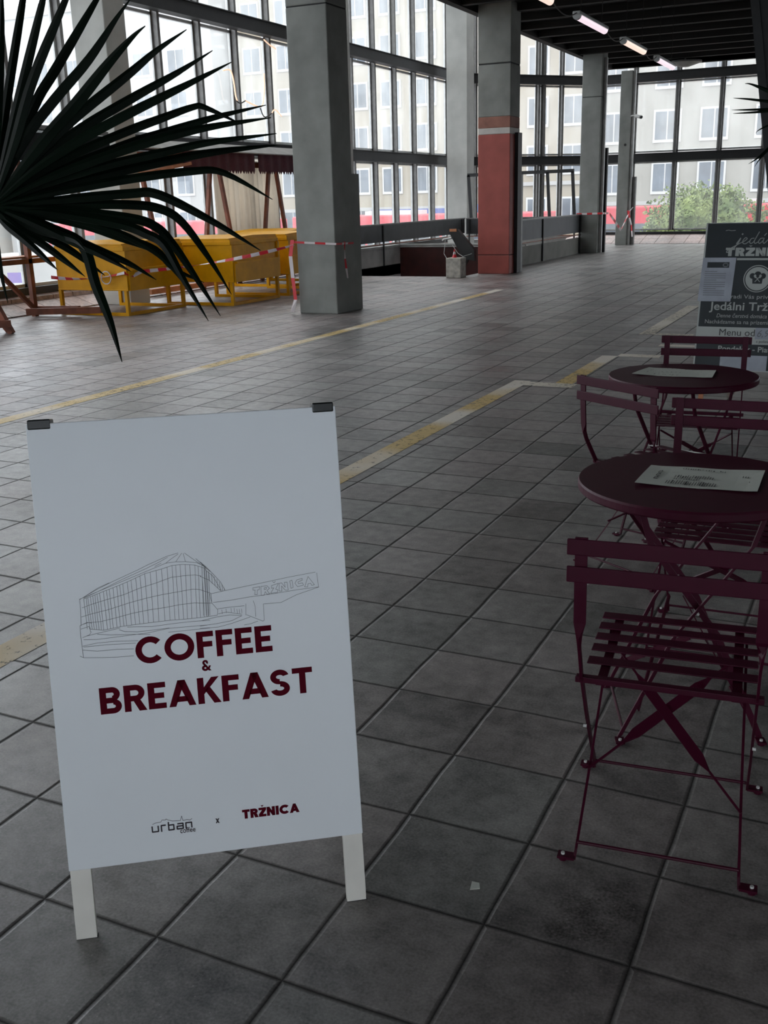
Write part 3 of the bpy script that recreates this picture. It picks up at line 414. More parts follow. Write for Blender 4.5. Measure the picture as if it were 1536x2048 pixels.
obj('steel_channel', MB().box(.68, .75, .30, .55, 0, 2.75).box(.68, .74, .55, .68, 0, 1.95, 1), [M['steel_dark'], M['steel_grey']], tr_)
t = pillar(-5.66, -5.14, 25.85, 26.4, 8.6, M['concrete'], 'dark grey concrete pillar at the far end of the stairwell railing', joints=(3.96,))
obj('steel_channel', MB().box(.52, .60, .18, .26, 0, 4.9).box(.52, .64, .36, .48, 0, 2.7, 1), [M['alu'], M['steel_dark']], t)
t = pillar(-5.66, -5.32, 30.2, 30.6, 5.0, M['concrete'], 'slim grey post with a security camera in front of the rear windows')
obj('steel_channel', MB().box(.34, .42, .1, .2, 0, 5).box(.42, .52, .2, .35, 0, 2.0, 1), [M['alu'], M['steel_grey']], t)
obj('round_hole', MB().tube([(.2,-.004,2.92),(.2,.02,2.92)], .04, 12), M['joint'], t)
pillar(-9.62, -9.0, 11.0, 11.5, 8.6, M['pale_concrete'], 'pale concrete pillar behind the palm leaf, next to the nearest yellow cart')
pillar(-9.62, -9.0, 18.6, 19.1, 8.6, M['pale_concrete'], 'pale concrete pillar against the glass, hidden behind the taped pillar')
pillar(-9.62, -9.0, 26.2, 26.75, 8.6, M['pale_concrete'], 'pale concrete pillar against the glass, between the taped and the red pillar')
# leaning dark post on the right
t = MB(); t.obox((1.05,9,0), (.32,0,0), (0,.3,0), (-.84,0,4.98)); t.obox((1.10,8.985,0), (.03,0,0), (0,.015,0), (-.84,0,4.98))
obj('leaning_post', t, M['steel_dark'], label='black leaning post under the dark ceiling at the right edge', category='post')
# ------------------------------------------------------------------ painted floor lines
def flat(mb, x0, x1, y0, y1, mi=0, z=.0015): mb.add([(x0,y0,z),(x1,y0,z),(x1,y1,z),(x0,y1,z)], [(0,1,2,3)], mi)
mb = MB(); flat(mb, -4.06, -3.91, -6, 14.6)
obj('painted_line', mb, [M['line_yellow']], label='long worn yellow and white line running past the taped pillar', category='floor marking')
mb = MB(); flat(mb, -.86, -.715, -5, 5.7); flat(mb, -.86, -.715, 5.7, 6.02, 1); flat(mb, -.715, -.30, 5.80, 5.98, 1)
obj('painted_line', mb, [M['line_yellow'], M['line_white']], label='worn yellow line running behind the white coffee sign, ending in a short white crossbar', category='floor marking')
mb = MB(); flat(mb, -.49, -.34, 5.98, 7.62); flat(mb, -.34, .06, 7.60, 7.78, 1)
obj('painted_line', mb, [M['line_yellow'], M['line_white']], label='short worn yellow line with a white crossbar left of the far round table', category='floor marking')
mb = MB(); flat(mb, -.49, -.33, 9.4, 12.5, 1); flat(mb, -.49, .1, 9.3, 9.42, 1); flat(mb, -.1, .35, 8.4, 8.55, 1)
obj('painted_line', mb, [M['line_yellow'], M['line_white']], label='worn white line left of the dark poster board', category='floor marking')
# paper scraps on the floor
obj('paper_scrap', MB().prism([(0,0),(.024,.004),(.022,.022),(.004,.026)], (1.2106,-.5415,.002), (.9,.3,0), (-.3,.9,.15), (0,0,.0012)), M['paper'], label='small white paper scrap on the floor below the front chair', category='litter')

# ================================================================== FURNITURE
def bistro_chair(label, group):
    t = thing('folding_chair', label, 'chair', group=group)
    P = M['plum']
    zt = .82
    for z0, z1 in ((.783, .82), (.720, .757)):
        obj('back_slat', MB().box(-.22, .22, -.243-(z0-.72)*.03, -.237-(z0-.72)*.03, z0, z1), P, t, bevel=.0025)
    for s in (-1, 1):
        # flat upright that twists edge-on and runs down to the front foot
        X = lambda v: v*s
        pts = [(X(.190),-.236,.822),(X(.190),-.232,.70),(X(.190),-.226,.62),(X(.191),-.220,.585),(X(.192),-.205,.55),(X(.193),-.150,.455),(X(.195),-.02,.285),(X(.198),.10,.15),(X(.199),.215,.012)]
        tw = [0,0,0,.75,1,1,1,1,1]; ws = []
        for i, p in enumerate(pts):
            a = Vector((1,0,0)); q = Vector(pts[min(i+1, 8)])-Vector(pts[max(i-1, 0)]); q.normalize(); b = q.cross(a).normalized(); th = tw[i]*math.pi/2*s
            sv = a*math.cos(th)+b*math.sin(th); nv = -a*math.sin(th)+b*math.cos(th)
            w = .0135 if i < 3 else .0085
            ws.append((sv, w, nv, .003))
        l = obj('leg', MB().sweep(pts, ws), P, t)
        obj('foot', MB().box(min(X(.199),X(.238)), max(X(.199),X(.238)), .203, .228, .008, .014).tube([(X(.226),.216,.0),(X(.226),.216,.008)], .010, 12), [P], l)
        obj('bolt', MB().tube([(X(.226),.216,.014),(X(.226),.216,.019)], .0045, 8), M['bolt'], l)
        pts = [(X(.168),.20,.435),(X(.172),.10,.335),(X(.178),-.06,.17),(X(.184),-.20,.035),(X(.186),-.215,.012)]
        l = obj('leg', MB().sweep(pts, [((0,1,1),.0085,(1,0,0),.003)]*5), P, t)
        obj('foot', MB().box(min(X(.186),X(.226)), max(X(.186),X(.226)), -.229, -.203, .008, .014).tube([(X(.214),-.216,.0),(X(.214),-.216,.008)], .010, 12), [P], l)
        obj('bolt', MB().tube([(X(.214),-.216,.014),(X(.214),-.216,.019)], .0045, 8), M['bolt'], l)
        obj('seat_strap', MB().bar((X(.150),-.145,.436), (X(.150),.235,.448), .022, .004, (0,0,1)), P, t)
        obj('pivot_bolt', MB().tube([(X(.196),-.012,.252),(X(.204),-.012,.252)], .004, 8), M['bolt'], t)
    for k, y in enumerate((-.055,.018,.083,.148,.213)):
        obj('seat_slat', MB().box(-.195, .195, y, y+.040, .443+k*.002, .447+k*.002), P, t, bevel=.0015)
    obj('seat_rail', MB().box(-.208, .208, -.150, -.130, .437, .452), P, t, bevel=.002)
    obj('foot_bar', MB().tube([(-.198,.200,.034),(.198,.200,.034)], .0042, 8), P, t)
    obj('foot_bar', MB().tube([(-.184,-.196,.040),(.184,-.196,.040)], .0042, 8), P, t)
    for s in (-1, 1):
        a = Vector((-.165*s, .17, .415)); b = Vector((.180*s, -.11 if s > 0 else -.075, .135 if s > 0 else .17))
        off = Vector((0, -.004*s, 0)); m1 = a.lerp(b, .22)+off; m2 = a.lerp(b, .30)+off; m3 = a.lerp(b, .70)+off; m4 = a.lerp(b, .78)+off
        d = (b-a).normalized(); n1 = Vector((0,1,-1)).normalized(); n1 = (n1-d*n1.dot(d)).normalized(); sd = d.cross(n1)
        obj('cross_brace', MB().sweep([a, m1, m2, m3, m4, b], [(n1,.004,sd,.0025),(n1,.004,sd,.0025),(sd,.013,n1,.0025),(sd,.013,n1,.0025),(n1,.004,sd,.0025),(n1,.004,sd,.0025)]), P, t)
    return t
A = bistro_chair('plum metal folding chair in the foreground, its back to the camera', 'plum folding chairs')
A.location = (1.563, -.105, 0); A.rotation_euler.z = R(6)
dup(A, (1.515, 1.07, 0), R(180+2), 'plum folding chair with its seat under the near round table, facing the camera')
dup(A, (1.151, 1.774, 0), R(-31.6), 'plum folding chair set at an angle between the two round tables, back to the camera')
dup(A, (1.17, 2.76, 0), R(180+5), 'plum folding chair behind the far round table, in front of the dark poster board')

def bistro_table(label, group):
    t = thing('round_table', label, 'table', group=group); P = M['plum']; r = .32
    tp = MB().lathe((0,0,0), [(r-.02,.722),(r-.003,.724),(r,.730),(r,.737),(r-.003,.742),(r-.010,.744),(r-.022,.741),(r-.03,.740)], 96)
    obj('tabletop', tp, P, t, smooth=False)
    obj('rim', MB().lathe((0,0,0), [(r-.001,.716),(r+.001,.716),(r+.004,.72),(r+.004,.738),(r+.001,.744),(r-.002,.744)], 96), P, t)
    for s in (-1, 1):
        for u in (-1, 1):
            x0 = .17*u; x1 = -.20*u; w = .16 if u > 0 else .145
            l = obj('leg', MB().sweep([(x0, w*s, .715), (x0*.8, w*s, .60), (x1*.3, w*s, .33), (x1, w*s, .012)], [((1,0,.6),.009,(0,1,0),.004)]*4), P, t)
            obj('foot', MB().box(x1-.013, x1+.013, min(w*s,(w+.035)*s), max(w*s,(w+.035)*s), .006, .012).tube([(x1,(w+.022)*s,0),(x1,(w+.022)*s,.006)], .010, 10), P, l)
            obj('bolt', MB().tube([(x1,(w+.022)*s,.012),(x1,(w+.022)*s,.017)], .0045, 8), M['bolt'], l)
    for u in (-1, 1):
        w = .16 if u > 0 else .145
        obj('foot_bar', MB().tube([(-.19*u, -w, .035), (-.19*u, w, .035)], .0045, 8), P, t)
        obj('cross_brace', MB().bar((-.02*u, -w, .33), (-.15*u, w, .10), .018, .003, (1,0,.5)), P, t)
        obj('cross_brace', MB().bar((-.15*u, -w, .10), (-.02*u, w, .33), .018, .003, (1,0,.5)), P, t)
    obj('pivot_rod', MB().tube([(0,-.165,.40),(0,.165,.40)], .004, 8), M['bolt'], t)
    obj('top_bracket', MB().box(-.19,.19,-.17,-.15,.710,.722).box(-.19,.19,.15,.17,.710,.722), P, t)
    return t
TN = bistro_table('round plum metal table, the nearer of the two, with a readable menu sheet', 'round plum tables')
TN.location = (1.501, .485, 0); TN.rotation_euler.z = R(20)
dup(TN, (1.165, 2.254, 0), R(70), 'round plum metal table, the farther of the two, in front of the dark poster board')

# ------------------------------------------------------------------ letters built from blocks and arcs (cap height 1)
def arc(cx, cy, ro, ri, a0, a1, sx=1, n=22):
    out = []
    for k in range(n+1):
        a = R(a0+(a1-a0)*k/n); out.append((cx+ro*math.cos(a)*sx, cy+ro*math.sin(a)))
    inn = []
    for k in range(n+1):
        a = R(a0+(a1-a0)*k/n); inn.append((cx+(ro*sx-(ro-ri))*math.cos(a), cy+ri*math.sin(a)))
    quads = [[out[k], out[k+1], inn[k+1], inn[k]] for k in range(n)]
    return quads
def rc(x0, y0, x1, y1): return [[(x0,y0),(x1,y0),(x1,y1),(x0,y1)]]
def glyph(c, w):
    h = w*.92
    if c == 'C': return .92, arc(.5,.5,.51,.51-w,42,318,1.0)
    if c == 'O': return 1.05, arc(.52,.5,.515,.515-w,0,360,1.02,36)
    if c == 'F': return .60, rc(0,0,w,1)+rc(w,1-h,.60,1)+rc(w,.41,.55,.41+h)
    if c == 'E': return .62, rc(0,0,w,1)+rc(w,1-h,.61,1)+rc(w,.5-h/2,.55,.5+h/2)+rc(w,0,.61,h)
    if c == 'B': return .74, rc(0,0,w,1)+rc(w,1-h,.42,1)+rc(w,.5-h/2,.44,.5+h/2)+rc(w,0,.44,h)+arc(.42,.73,.27,.27-h,-90,90,1.0)+arc(.44,.2725,.2725,.2725-h,-90,90,1.05)
    if c == 'R': return .74, rc(0,0,w,1)+rc(w,1-h,.40,1)+rc(w,.38,.40,.38+h)+arc(.39,.69,.31,.31-h,-90,90,1.02)+[[(.30,.42),(.30+w*1.1,.42),(.76,0),(.76-w*1.18,0)]]
    if c == 'A': return .93, [[(0,0),(w*1.05,0),(.60,1),(.34,1)],[(.93,0),(.93-w*1.05,0),(.33,1),(.59,1)],[(.24,.17),(.70,.17),(.64,.17+h),(.30,.17+h)]]
    if c == 'K': return .78, rc(0,0,w,1)+[[(w-.02,.34),(w-.02,.60),(.50,1),(.76,1)],[(.26,.52),(.42,.66),(.80,0),(.55,0)]]
    if c == 'S': return .72, arc(.35,.725,.285,.285-h,15,270,1.16)+arc(.35,.275,.285,.285-h,90,-165,1.2)
    if c == 'T': return .72, rc(.36-w/2,0,.36+w/2,1-h)+rc(0,1-h,.72,1)
    if c == 'N': return .80, rc(0,0,w,1)+rc(.78-w,0,.78,1)+[[(0,1),(w*.9,1),(.78,0),(.78-w*.9,0)]]
    if c == 'I': return w+.02, rc(0,0,w,1)
    if c == 'Z': return .72, rc(0,0,.72,h)+rc(0,1-h,.72,1)+[[(0,h),(w*1.35,h),(.72,1-h),(.72-w*1.35,1-h)]]+[[(.36,1.08),(.50,1.26),(.38,1.26),(.36,1.22)],[(.36,1.08),(.36,1.22),(.34,1.26),(.22,1.26)]]
    if c == '&': return .80, arc(.33,.76,.235,.235-h*.8,-40,235,1)+arc(.31,.26,.27,.27-h*.9,60,340,1.05)+[[(.10,.66),(.28,.70),(.80,.0),(.58,0)],[(.52,.17),(.62,.10),(.78,.46),(.60,.46)]]
    if c == 'X': return .8, [[(0,0),(.28,0),(.80,1),(.52,1)],[(.52,0),(.80,0),(.28,1),(0,1)]]
    return .4, []
def word(s, w, gap=.10):
    x = 0; polys = []
    for c in s:
        if c == ' ': x += .35; continue
        adv, ps = glyph(c, w); polys += [[(x+u, v) for u, v in p] for p in ps]; x += adv+gap
    return x-gap, polys
def put(mb, polys, u0, v0, sx, sy, o, ax, ay, nz, th, mi=0):
    for p in polys: mb.prism([(u0+u*sx, v0+v*sy) for u, v in p], o, ax, ay, Vector(nz)*th, mi)
def stroke(mb, pts, wd, o, ax, ay, nz, th, mi=0):
    for (a, b), (c, d) in zip(pts[:-1], pts[1:]):
        L = math.hypot(c-a, d-b)
        if L < 1e-5: continue
        nx, ny = -(d-b)/L*wd/2, (c-a)/L*wd/2; ex, ey = (c-a)/L*wd*.2, (d-b)/L*wd*.2
        mb.prism([(a-ex+nx,b-ey+ny),(a-ex-nx,b-ey-ny),(c+ex-nx,d+ey-ny),(c+ex+nx,d+ey+ny)], o, ax, ay, Vector(nz)*th, mi)
def type_mesh(name, s, size, m, parent, origin, ax, ay, off=0, shear=0, align='LEFT', width=None, lift=.0006):
    cu = D.curves.new(name, 'FONT'); cu.body = s; cu.size = size; cu.offset = off; cu.shear = shear; cu.align_x = align; cu.resolution_u = 3; cu.extrude = .0003
    tmp = D.objects.new('tmp', cu); C.objects.link(tmp); bpy.context.view_layer.update()
    me = D.meshes.new_from_object(tmp.evaluated_get(bpy.context.evaluated_depsgraph_get())); D.objects.remove(tmp)
    ax, ay = Vector(ax).normalized(), Vector(ay).normalized(); n_ = ax.cross(ay)
    xs_ = [v.co.x for v in me.vertices]; sx = 1
    if width and xs_: sx = width/(max(xs_)-min(xs_))
    for v in me.vertices: v.co = Vector(origin)+ax*v.co.x*sx+ay*v.co.y+n_*(v.co.z+lift)
    me.materials.clear(); me.materials.append(m); o = D.objects.new(name, me); C.objects.link(o); o.parent = parent
    return o

# ------------------------------------------------------------------ the white A-board
SO = Vector((.49425, -1.05015, 0)); UX = Vector((.81173, .58403, 0)); NN = Vector((-.58403, .81173, 0)); TH = R(11)
UP = Vector((0,0,1))*math.cos(TH)+NN*math.sin(TH); NF = UX.cross(UP).normalized()      # NF faces the viewer side
SW, SL = .640, 1.125
t = thing('sidewalk_sign', 'white folding sidewalk sign reading COFFEE & BREAKFAST, standing in the foreground', 'sign')
pn = MB(); pn.obox(SO+UP*.166-NF*.012, UX*SW, UP*(SL-.166), NF*.012); panel = obj('front_panel', pn, M['white_board'], t, bevel=.0015)
for u in (0, SW-.044):
    obj('leg', MB().obox(SO+UX*u+UP*.004-NF*.030, UX*.044, UP*(SL-.02), NF*.017), M['cream_wood'], t, bevel=.001)
    obj('foot_pad', MB().obox(SO+UX*u-NF*.030, UX*.046, UP*.006, NF*.016), M['rubber'], t)
# rear frame leaning the other way
top = SO+UP*SL-NF*.030; BO = SO+NN*(2*math.sin(TH)*SL+.06); UB = (top-NF*.012-BO); LB = UB.length; UB.normalize(); NB = UX.cross(UB).normalized()
obj('rear_panel', MB().obox(BO+UB*.166, UX*SW, UB*(LB-.166), NB*.012), M['white_board'], t)
for u in (0, SW-.044): obj('leg', MB().obox(BO+UX*u, UX*.044, UB*(LB-.01), NB*.017), M['cream_wood'], t)
obj('top_rail', MB().obox(SO+UP*(SL-.035)-NF*.046, UX*SW, UP*.030, NF*.034), M['cream_wood'], t, bevel=.001)
for u in (.003, SW-.050): obj('hinge_clip', MB().obox(SO+UX*u+UP*(SL-.012)-NF*.050, UX*.046, UP*.021, NF*.052), M['clip'], t, bevel=.003)
th = .0006
mb = MB()
for l in DRAW: stroke(mb, l, .00075, SO, UX, UP, NF, th)
obj('building_drawing', mb, M['grey_line'], panel)
mb = MB(); wd, ps = word('COFFEE', .225, .085); put(mb, ps, .1795, .6035, .290/wd, .0575, SO, UX, UP, NF, th)
wd, ps = word('&', .24); put(mb, ps, .3140, .5745, .026, .024, SO, UX, UP, NF, th)
wd, ps = word('BREAKFAST', .225, .075); put(mb, ps, .0965, .5025, .4545/wd, .0575, SO, UX, UP, NF, th)
obj('headline', mb, M['maroon_print'], panel)
mb = MB(); wd, ps = word('TRZNICA', .29, .05); put(mb, ps, .376, .2345, .126/wd, .0205, SO, UX, UP, NF, th)
obj('market_logo', mb, M['maroon_print'], panel)
mb = MB(); wd, ps = word('X', .25); put(mb, ps, .3175, .2325, .0105, .0105, SO, UX, UP, NF, th)
obj('small_cross', mb, M['black_print'], panel)
mb = MB(); stroke(mb, SKYL, .0008, SO, UX, UP, NF, th)
def sq(pl, u0, v0=.2305, k=.0122, w=.0030): stroke(mb, [(u0+a*k, v0+b*k) for a, b in pl], w, SO, UX, UP, NF, th)
sq([(0,1),(0,0),(1.05,0),(1.05,1)], .1815); sq([(0,-.1),(0,1),(.75,1)], .2010); sq([(0,1.45),(0,0),(.9,0),(.9,.9),(0,.9)], .2165); sq([(.1,.95),(1.05,.95),(1.05,0),(0,0),(0,.5),(1,.5)], .2345); sq([(0,-.1),(0,.95),(1,.95),(1,0)], .2535)
obj('cafe_logo', mb, M['black_print'], panel)
type_mesh('cafe_word', 'coffee', .0165, M['black_print'], panel, SO+UX*.2395+UP*.2205+NF*.0004, UX, UP, width=.033)

# ------------------------------------------------------------------ menus
def menu(pts, z, label, marks):
    base = MB(); q = [Vector((x, y, z)) for x, y in pts]; n = 10; vs = []
    for j in range(5):
        for i in range(n+1):
            a = q[3].lerp(q[2], i/n); b = q[0].lerp(q[1], i/n); p = a.lerp(b, j/4); p.z += .0012+.0045*(abs(i/n-.5)*2)**4*(1-.5*j/4)+.001*math.sin(i*1.1+j); vs.append(p)
    vs += [v-Vector((0,0,.0006)) for v in vs[:]]; N = 5*(n+1); fs = []
    for j in range(4):
        for i in range(n):
            a = j*(n+1)+i; fs.append((a,a+1,a+n+2,a+n+1)); fs.append((a+N+n+1,a+n+2+N,a+1+N,a+N))
    base.add(vs, fs)
    o = obj('menu_sheet', base, M['paper'], label=label, category='menu', group='menu sheets')
    ax = (q[2]-q[3]); ay = (q[0]-q[3]); mk = MB()
    for (u, v, du, dv) in marks:
        c = q[3]+ax*u+ay*v+Vector((0,0,.0035)); mk.obox(c, ax*du, ay*dv, (0,0,.0003))
    obj('printed_text', mk, M['ink'], o); return o, q
rnd = random.Random(5); marks = []
for row, (u0, n, v, dv) in enumerate(((.30,9,.87,.05),(.50,4,.84,.05),(.62,3,.84,.05),(.28,16,.42,.16),(.28,11,.34,.05),(.24,9,.10,.20),(.40,7,.08,.20),(.52,7,.08,.2),(.83,3,.62,.12),(.90,1,.42,.05))):
    for k in range(n): marks.append((u0+k*.021, v+rnd.uniform(-.01,.01), .006 if rnd.random() < .8 else .012, dv*rnd.uniform(.6,1)))
for k in range(6): marks.append((.115, .30+k*.075, .035, .022)); marks.append((.115+.02*(k % 2), .30+k*.075, .006, .06))
menu([(1.357,.600),(1.675,.640),(1.679,.402),(1.355,.380)], .744, 'white menu sheet with small print on the near round table', marks)
menu([(.984,2.411),(1.288,2.395),(1.300,2.190),(.950,2.195)], .744, 'curled white menu sheet on the far round table', [(u*.9, v, du*.7, dv*.5) for u, v, du, dv in marks[::3]])

# ------------------------------------------------------------------ the dark poster board
t = thing('poster_board', 'dark grey canteen poster board with white lettering behind the far table', 'sign', (0,0,0))
JO = Vector((.683, 5.65, .223)); jt = R(13); JU = Vector((0, math.sin(jt), math.cos(jt))); JX = Vector((1,0,0)); JN = JX.cross(JU)   # JN towards the viewer
JW, JL = .80, 1.10
JN = -Vector((0, math.cos(jt), -math.sin(jt)))
pb = obj('front_board', MB().obox(JO-JN*.012, JX*JW, JU*JL, JN*.012), M['poster_light'], t)
k = .0007
obj('dark_field', MB().obox(JO+JX*.012+JU*.325, JX*(JW-.024), JU*(JL-.325-.006), JN*k).obox(JO+JX*.012+JU*.008, JX*(JW-.024), JU*.192, JN*k), M['poster_dark'], pb)
mb = MB(); wd, ps = word('TRZNICA', .29, .07); put(mb, ps, .158, .852, .50/wd, .062, JO, JX, JU, JN, .0015); mb.obox(JO+JX*.245+JU*.822, JX*.45, JU*.015, JN*.0015)
obj('market_logo', mb, M['poster_text'], pb)
mb = MB(); 
for q_ in arc(0,0,.100,.094,0,360,1,40): mb.prism([(.405+a,.686+b) for a, b in q_], JO, JX, JU, JN*.0015)
mb.prism([(.405+.086*math.cos(R(a)), .686+.086*math.sin(R(a))) for a in range(0,360,10)], JO, JX, JU, JN*.0015)
obj('round_emblem', mb, M['poster_text'], pb)
mb = MB(); mb.prism([(.372,.649),(.438,.649),(.442,.691),(.368,.691)], JO, JX, JU, JN*.0025)
for cx, cy, r_ in ((.368,.706,.021),(.405,.716,.024),(.442,.706,.021)): mb.prism([(cx+r_*math.cos(R(a)), cy+r_*math.sin(R(a))) for a in range(0,360,20)], JO, JX, JU, JN*.0025)
obj('chef_hat', mb, M['poster_dark'], pb)
mb = MB()
for a, b in (((.388,.663),(.424,.706)),((.422,.663),(.386,.706))): stroke(mb, [a, b], .005, JO, JX, JU, JN, .0035)
for cx in (.386, .424): mb.prism([(cx+.009*math.cos(R(a)), .706+.011*math.sin(R(a))) for a in range(0,360,30)], JO, JX, JU, JN*.0035)
obj('crossed_cutlery', mb, M['poster_text'], pb)
J = lambda u, v: JO+JX*u+JU*v+JN*.0008
def jt_(s, size, u, v, w=None, off=.0, shear=0, m='poster_text'): return type_mesh('lettering', s, size, M[m], pb, J(u, v), JX, JU, off=off, shear=shear, width=w)
# handwritten 'jedáleň' as brush strokes
mb = MB()
def cur(pts, w=.006): stroke(mb, pts, w, JO, JX, JU, JN, .0015)
def cat(P_, n=8):
    out = []
    for i in range(len(P_)-1):
        p0 = P_[max(i-1,0)]; p1 = P_[i]; p2 = P_[i+1]; p3 = P_[min(i+2,len(P_)-1)]
        for k_ in range(n):
            s = k_/n; out.append(tuple(.5*((2*p1[d])+(-p0[d]+p2[d])*s+(2*p0[d]-5*p1[d]+4*p2[d]-p3[d])*s*s+(-p0[d]+3*p1[d]-3*p2[d]+p3[d])*s**3) for d in (0,1)))
    out.append(P_[-1]); return out
u0, v0 = .235, .945; s_ = .001
def cj(pts, w=.0062): cur(cat([(u0+a*s_, v0+b*s_) for a, b in pts]), w)
cj([(-5,-2),(22,40),(5,0),(-35,-50),(-68,-66),(-62,-48),(-20,-22),(20,2)]); cj([(30,66),(35,71)], .011)
cj([(20,2),(45,14),(68,34),(56,42),(40,22),(40,4),(60,-2),(90,20)]); cj([(118,38),(98,34),(88,12),(98,0),(118,16),(150,84)]); cj([(150,84),(122,20),(128,0),(146,10)])
cj([(182,38),(162,34),(150,12),(160,0),(180,18),(188,38),(182,12),(190,0),(206,14)]); cj([(188,56),(202,74)])
cj([(206,14),(240,60),(246,84),(236,78),(222,20),(228,0),(250,10)]); cj([(250,10),(276,32),(266,42),(250,22),(252,4),(268,-2),(296,20)]); cj([(296,38),(290,4),(300,30),(316,38),(320,28),(314,4),(330,2)]); cj([(302,66),(312,56),(326,68)])
cj([(-90,95),(-70,99),(-50,95),(-20,97)], .004)
obj('script_word', mb, M['poster_text'], pb)
jt_('radi Vás privítame', .042, .225, .539, .38); jt_('Jedálni Tržnica', .085, .087, .452, .57, off=.0012); jt_('Denne čerstvá domáca kuchyňa', .042, .135, .396, .50, shear=.2); jt_('Nachádzame sa na prízemí Novej', .042, .055, .350, .57)
jt_('Menu od', .072, .165, .262, .255, m='ink'); jt_('s polievkou', .030, .44, .214, .13, m='ink'); jt_('Pondelok - Piatok', .055, .170, .146, .44, off=.001)
slv = MB(); slv.obox(JO+JX*-.012+JU*.515+JN*.002, JX*.240, JU*.325+JX*.012, JN*.0015); sv = obj('notice_sheet', slv, M['sleeve'], label='plastic sleeved paper notice taped to the left of the dark poster board', category='notice')
mb = MB(); mb.obox(JO+JX*.035+JU*.765+JN*.0037, JX*.160, JU*.042, JN*.0006)
obj('notice_header', mb, M['poster_dark'], sv); mb = MB()
for q_ in arc(0,0,.016,.009,0,360,1.3,20): mb.prism([(.168+a,.786+b) for a, b in q_], JO+JN*.0041, JX, JU, JN*.0006)
for k_ in range(12): mb.obox(JO+JX*.022+JU*(.735-.016*k_)+JN*.0035, JX*(.155 if k_ % 4 else .09), JU*.005, JN*.0004)
obj('notice_text', mb, M['grey_line'], sv)
pr = obj('price_note', MB().obox(JO+JX*.428+JU*.240+JN*.0012, JX*.17, JU*.085, JN*.0008), M['sleeve'], pb)
type_mesh('handwritten_price', '6,90', .075, M['grey_line'], pb, J(.436,.258)+JN*.0015, JX, JU, shear=.3, width=.12)
obj('notice_sheet', MB().obox(JO+JX*.195+JU*.006+JN*.002, JX*.335, JU*.112, JN*.001), M['sleeve'], label='blank white sheet taped at the bottom of the dark poster board', category='notice')
for u in (.06, JW-.10): obj('leg', MB().obox(Vector((JO.x+u, 5.615, 0)), JX*.035, (0,.025,0), JU*.24), M['wood_pale'], t)
for u in (.10, JW-.14): obj('leg', MB().bar((JO.x+u+.12, 6.25, 0), (JO.x+u+.12, 5.93, 1.25), .03, .02, (0,1,0)), M['wood_pale'], t)
obj('rear_board', MB().bar((JO.x+JW/2, 6.20, .25), (JO.x+JW/2, 5.94, 1.27), JW-.04, .010, (0,1,0)), M['darkboard'], t)

# ================================================================== PALM IN THE FOREGROUND
def leaflet(pts, w, parent, n_seg=14):
    P_ = [Vector(p) for p in pts]
    # Catmull-Rom resample
    out = []
    for i in range(len(P_)-1):
        p0, p1, p2, p3 = P_[max(i-1,0)], P_[i], P_[i+1], P_[min(i+2, len(P_)-1)]
        for k in range(5):
            s = k/5; out.append(.5*((2*p1)+(-p0+p2)*s+(2*p0-5*p1+4*p2-p3)*s*s+(-p0+3*p1-3*p2+p3)*s**3))
    out.append(P_[-1]); n = len(out); vs = []; fs = []
    back = Vector((-.4165, .861, -.2919))
    tot = sum((out[i+1]-out[i]).length for i in range(n-1)); acc = 0
    for i, p in enumerate(out):
        d = (out[min(i+1, n-1)]-out[max(i-1, 0)]).normalized(); side = d.cross(back).normalized(); nrm = side.cross(d).normalized()
        if i: acc += (p-out[i-1]).length
        s = acc/tot
        prof = min(1, .30+s*2.2) if s < .5 else max(.06, 1-((s-.5)/.5)**2.2*.94)
        hw = w*.5*prof; dep = hw*.55
        t_ = nrm*.0006
        vs += [p-side*hw+nrm*dep-t_, p-t_*1.4, p+side*hw+nrm*dep-t_, p+side*hw+nrm*dep+t_, p+t_*1.4, p-side*hw+nrm*dep+t_]
    for i in range(n-1):
        for k in range(6):
            a = i*6+k; b = i*6+(k+1) % 6; fs.append((a, b, b+6, a+6))
    fs += [(5,4,3,2,1,0), tuple((n-1)*6+k for k in range(6))]
    return obj('leaflet', MB().add(vs, fs), M['leaf'], parent)
t = thing('potted_palm', 'fan palm leaf spreading dark green blades into the picture from the left', 'plant')
hubc = Vector(LEAF[0][0][0])
fr = MB(); ring = []
for pts, w in LEAF:
    a = Vector(pts[0]); b = Vector(pts[1]); ring.append(a+(b-a).normalized()*min(.055, (b-a).length))
vs = [hubc+fw*.004]+[p+fw*.004 for p in ring]
ordr = sorted(range(len(ring)), key=lambda i: math.atan2((ring[i]-hubc).dot(upv), (ring[i]-hubc).dot(rt)))
fs = [(0, ordr[i]+1, ordr[i+1]+1) for i in range(len(ordr)-1)]
vs2 = vs+[v+fw*.003 for v in vs]; N = len(vs)
fs2 = fs+[(c+N, b+N, a+N) for a, b, c in fs]
frond = obj('frond_hub', MB().add(vs2, fs2), M['leaf'], t)
for pts, w in LEAF: leaflet(pts, w*1.04, frond)
base = Vector((-.35, -.9, 0))
base = hubc - rt*.62 - upv*.0; base.z = 0
crown = Vector((base.x, base.y, 1.05))
obj('petiole', MB().tube([hubc+fw*.01, hubc.lerp(crown, .35)+Vector((0,0,.06)), hubc.lerp(crown, .7)+Vector((0,0,.03)), crown], [.007,.009,.012,.016], 8), M['stem'], t)
obj('trunk', MB().tube([Vector((base.x,base.y,.30)), Vector((base.x,base.y,.7)), crown], [.07,.06,.05], 12), M['trunk'], t)
obj('pot', MB().lathe((base.x,base.y,0), [(.15,0),(.19,.32),(.205,.33),(.205,.37),(.18,.37),(.17,.30)], 28), M['pot'], t)
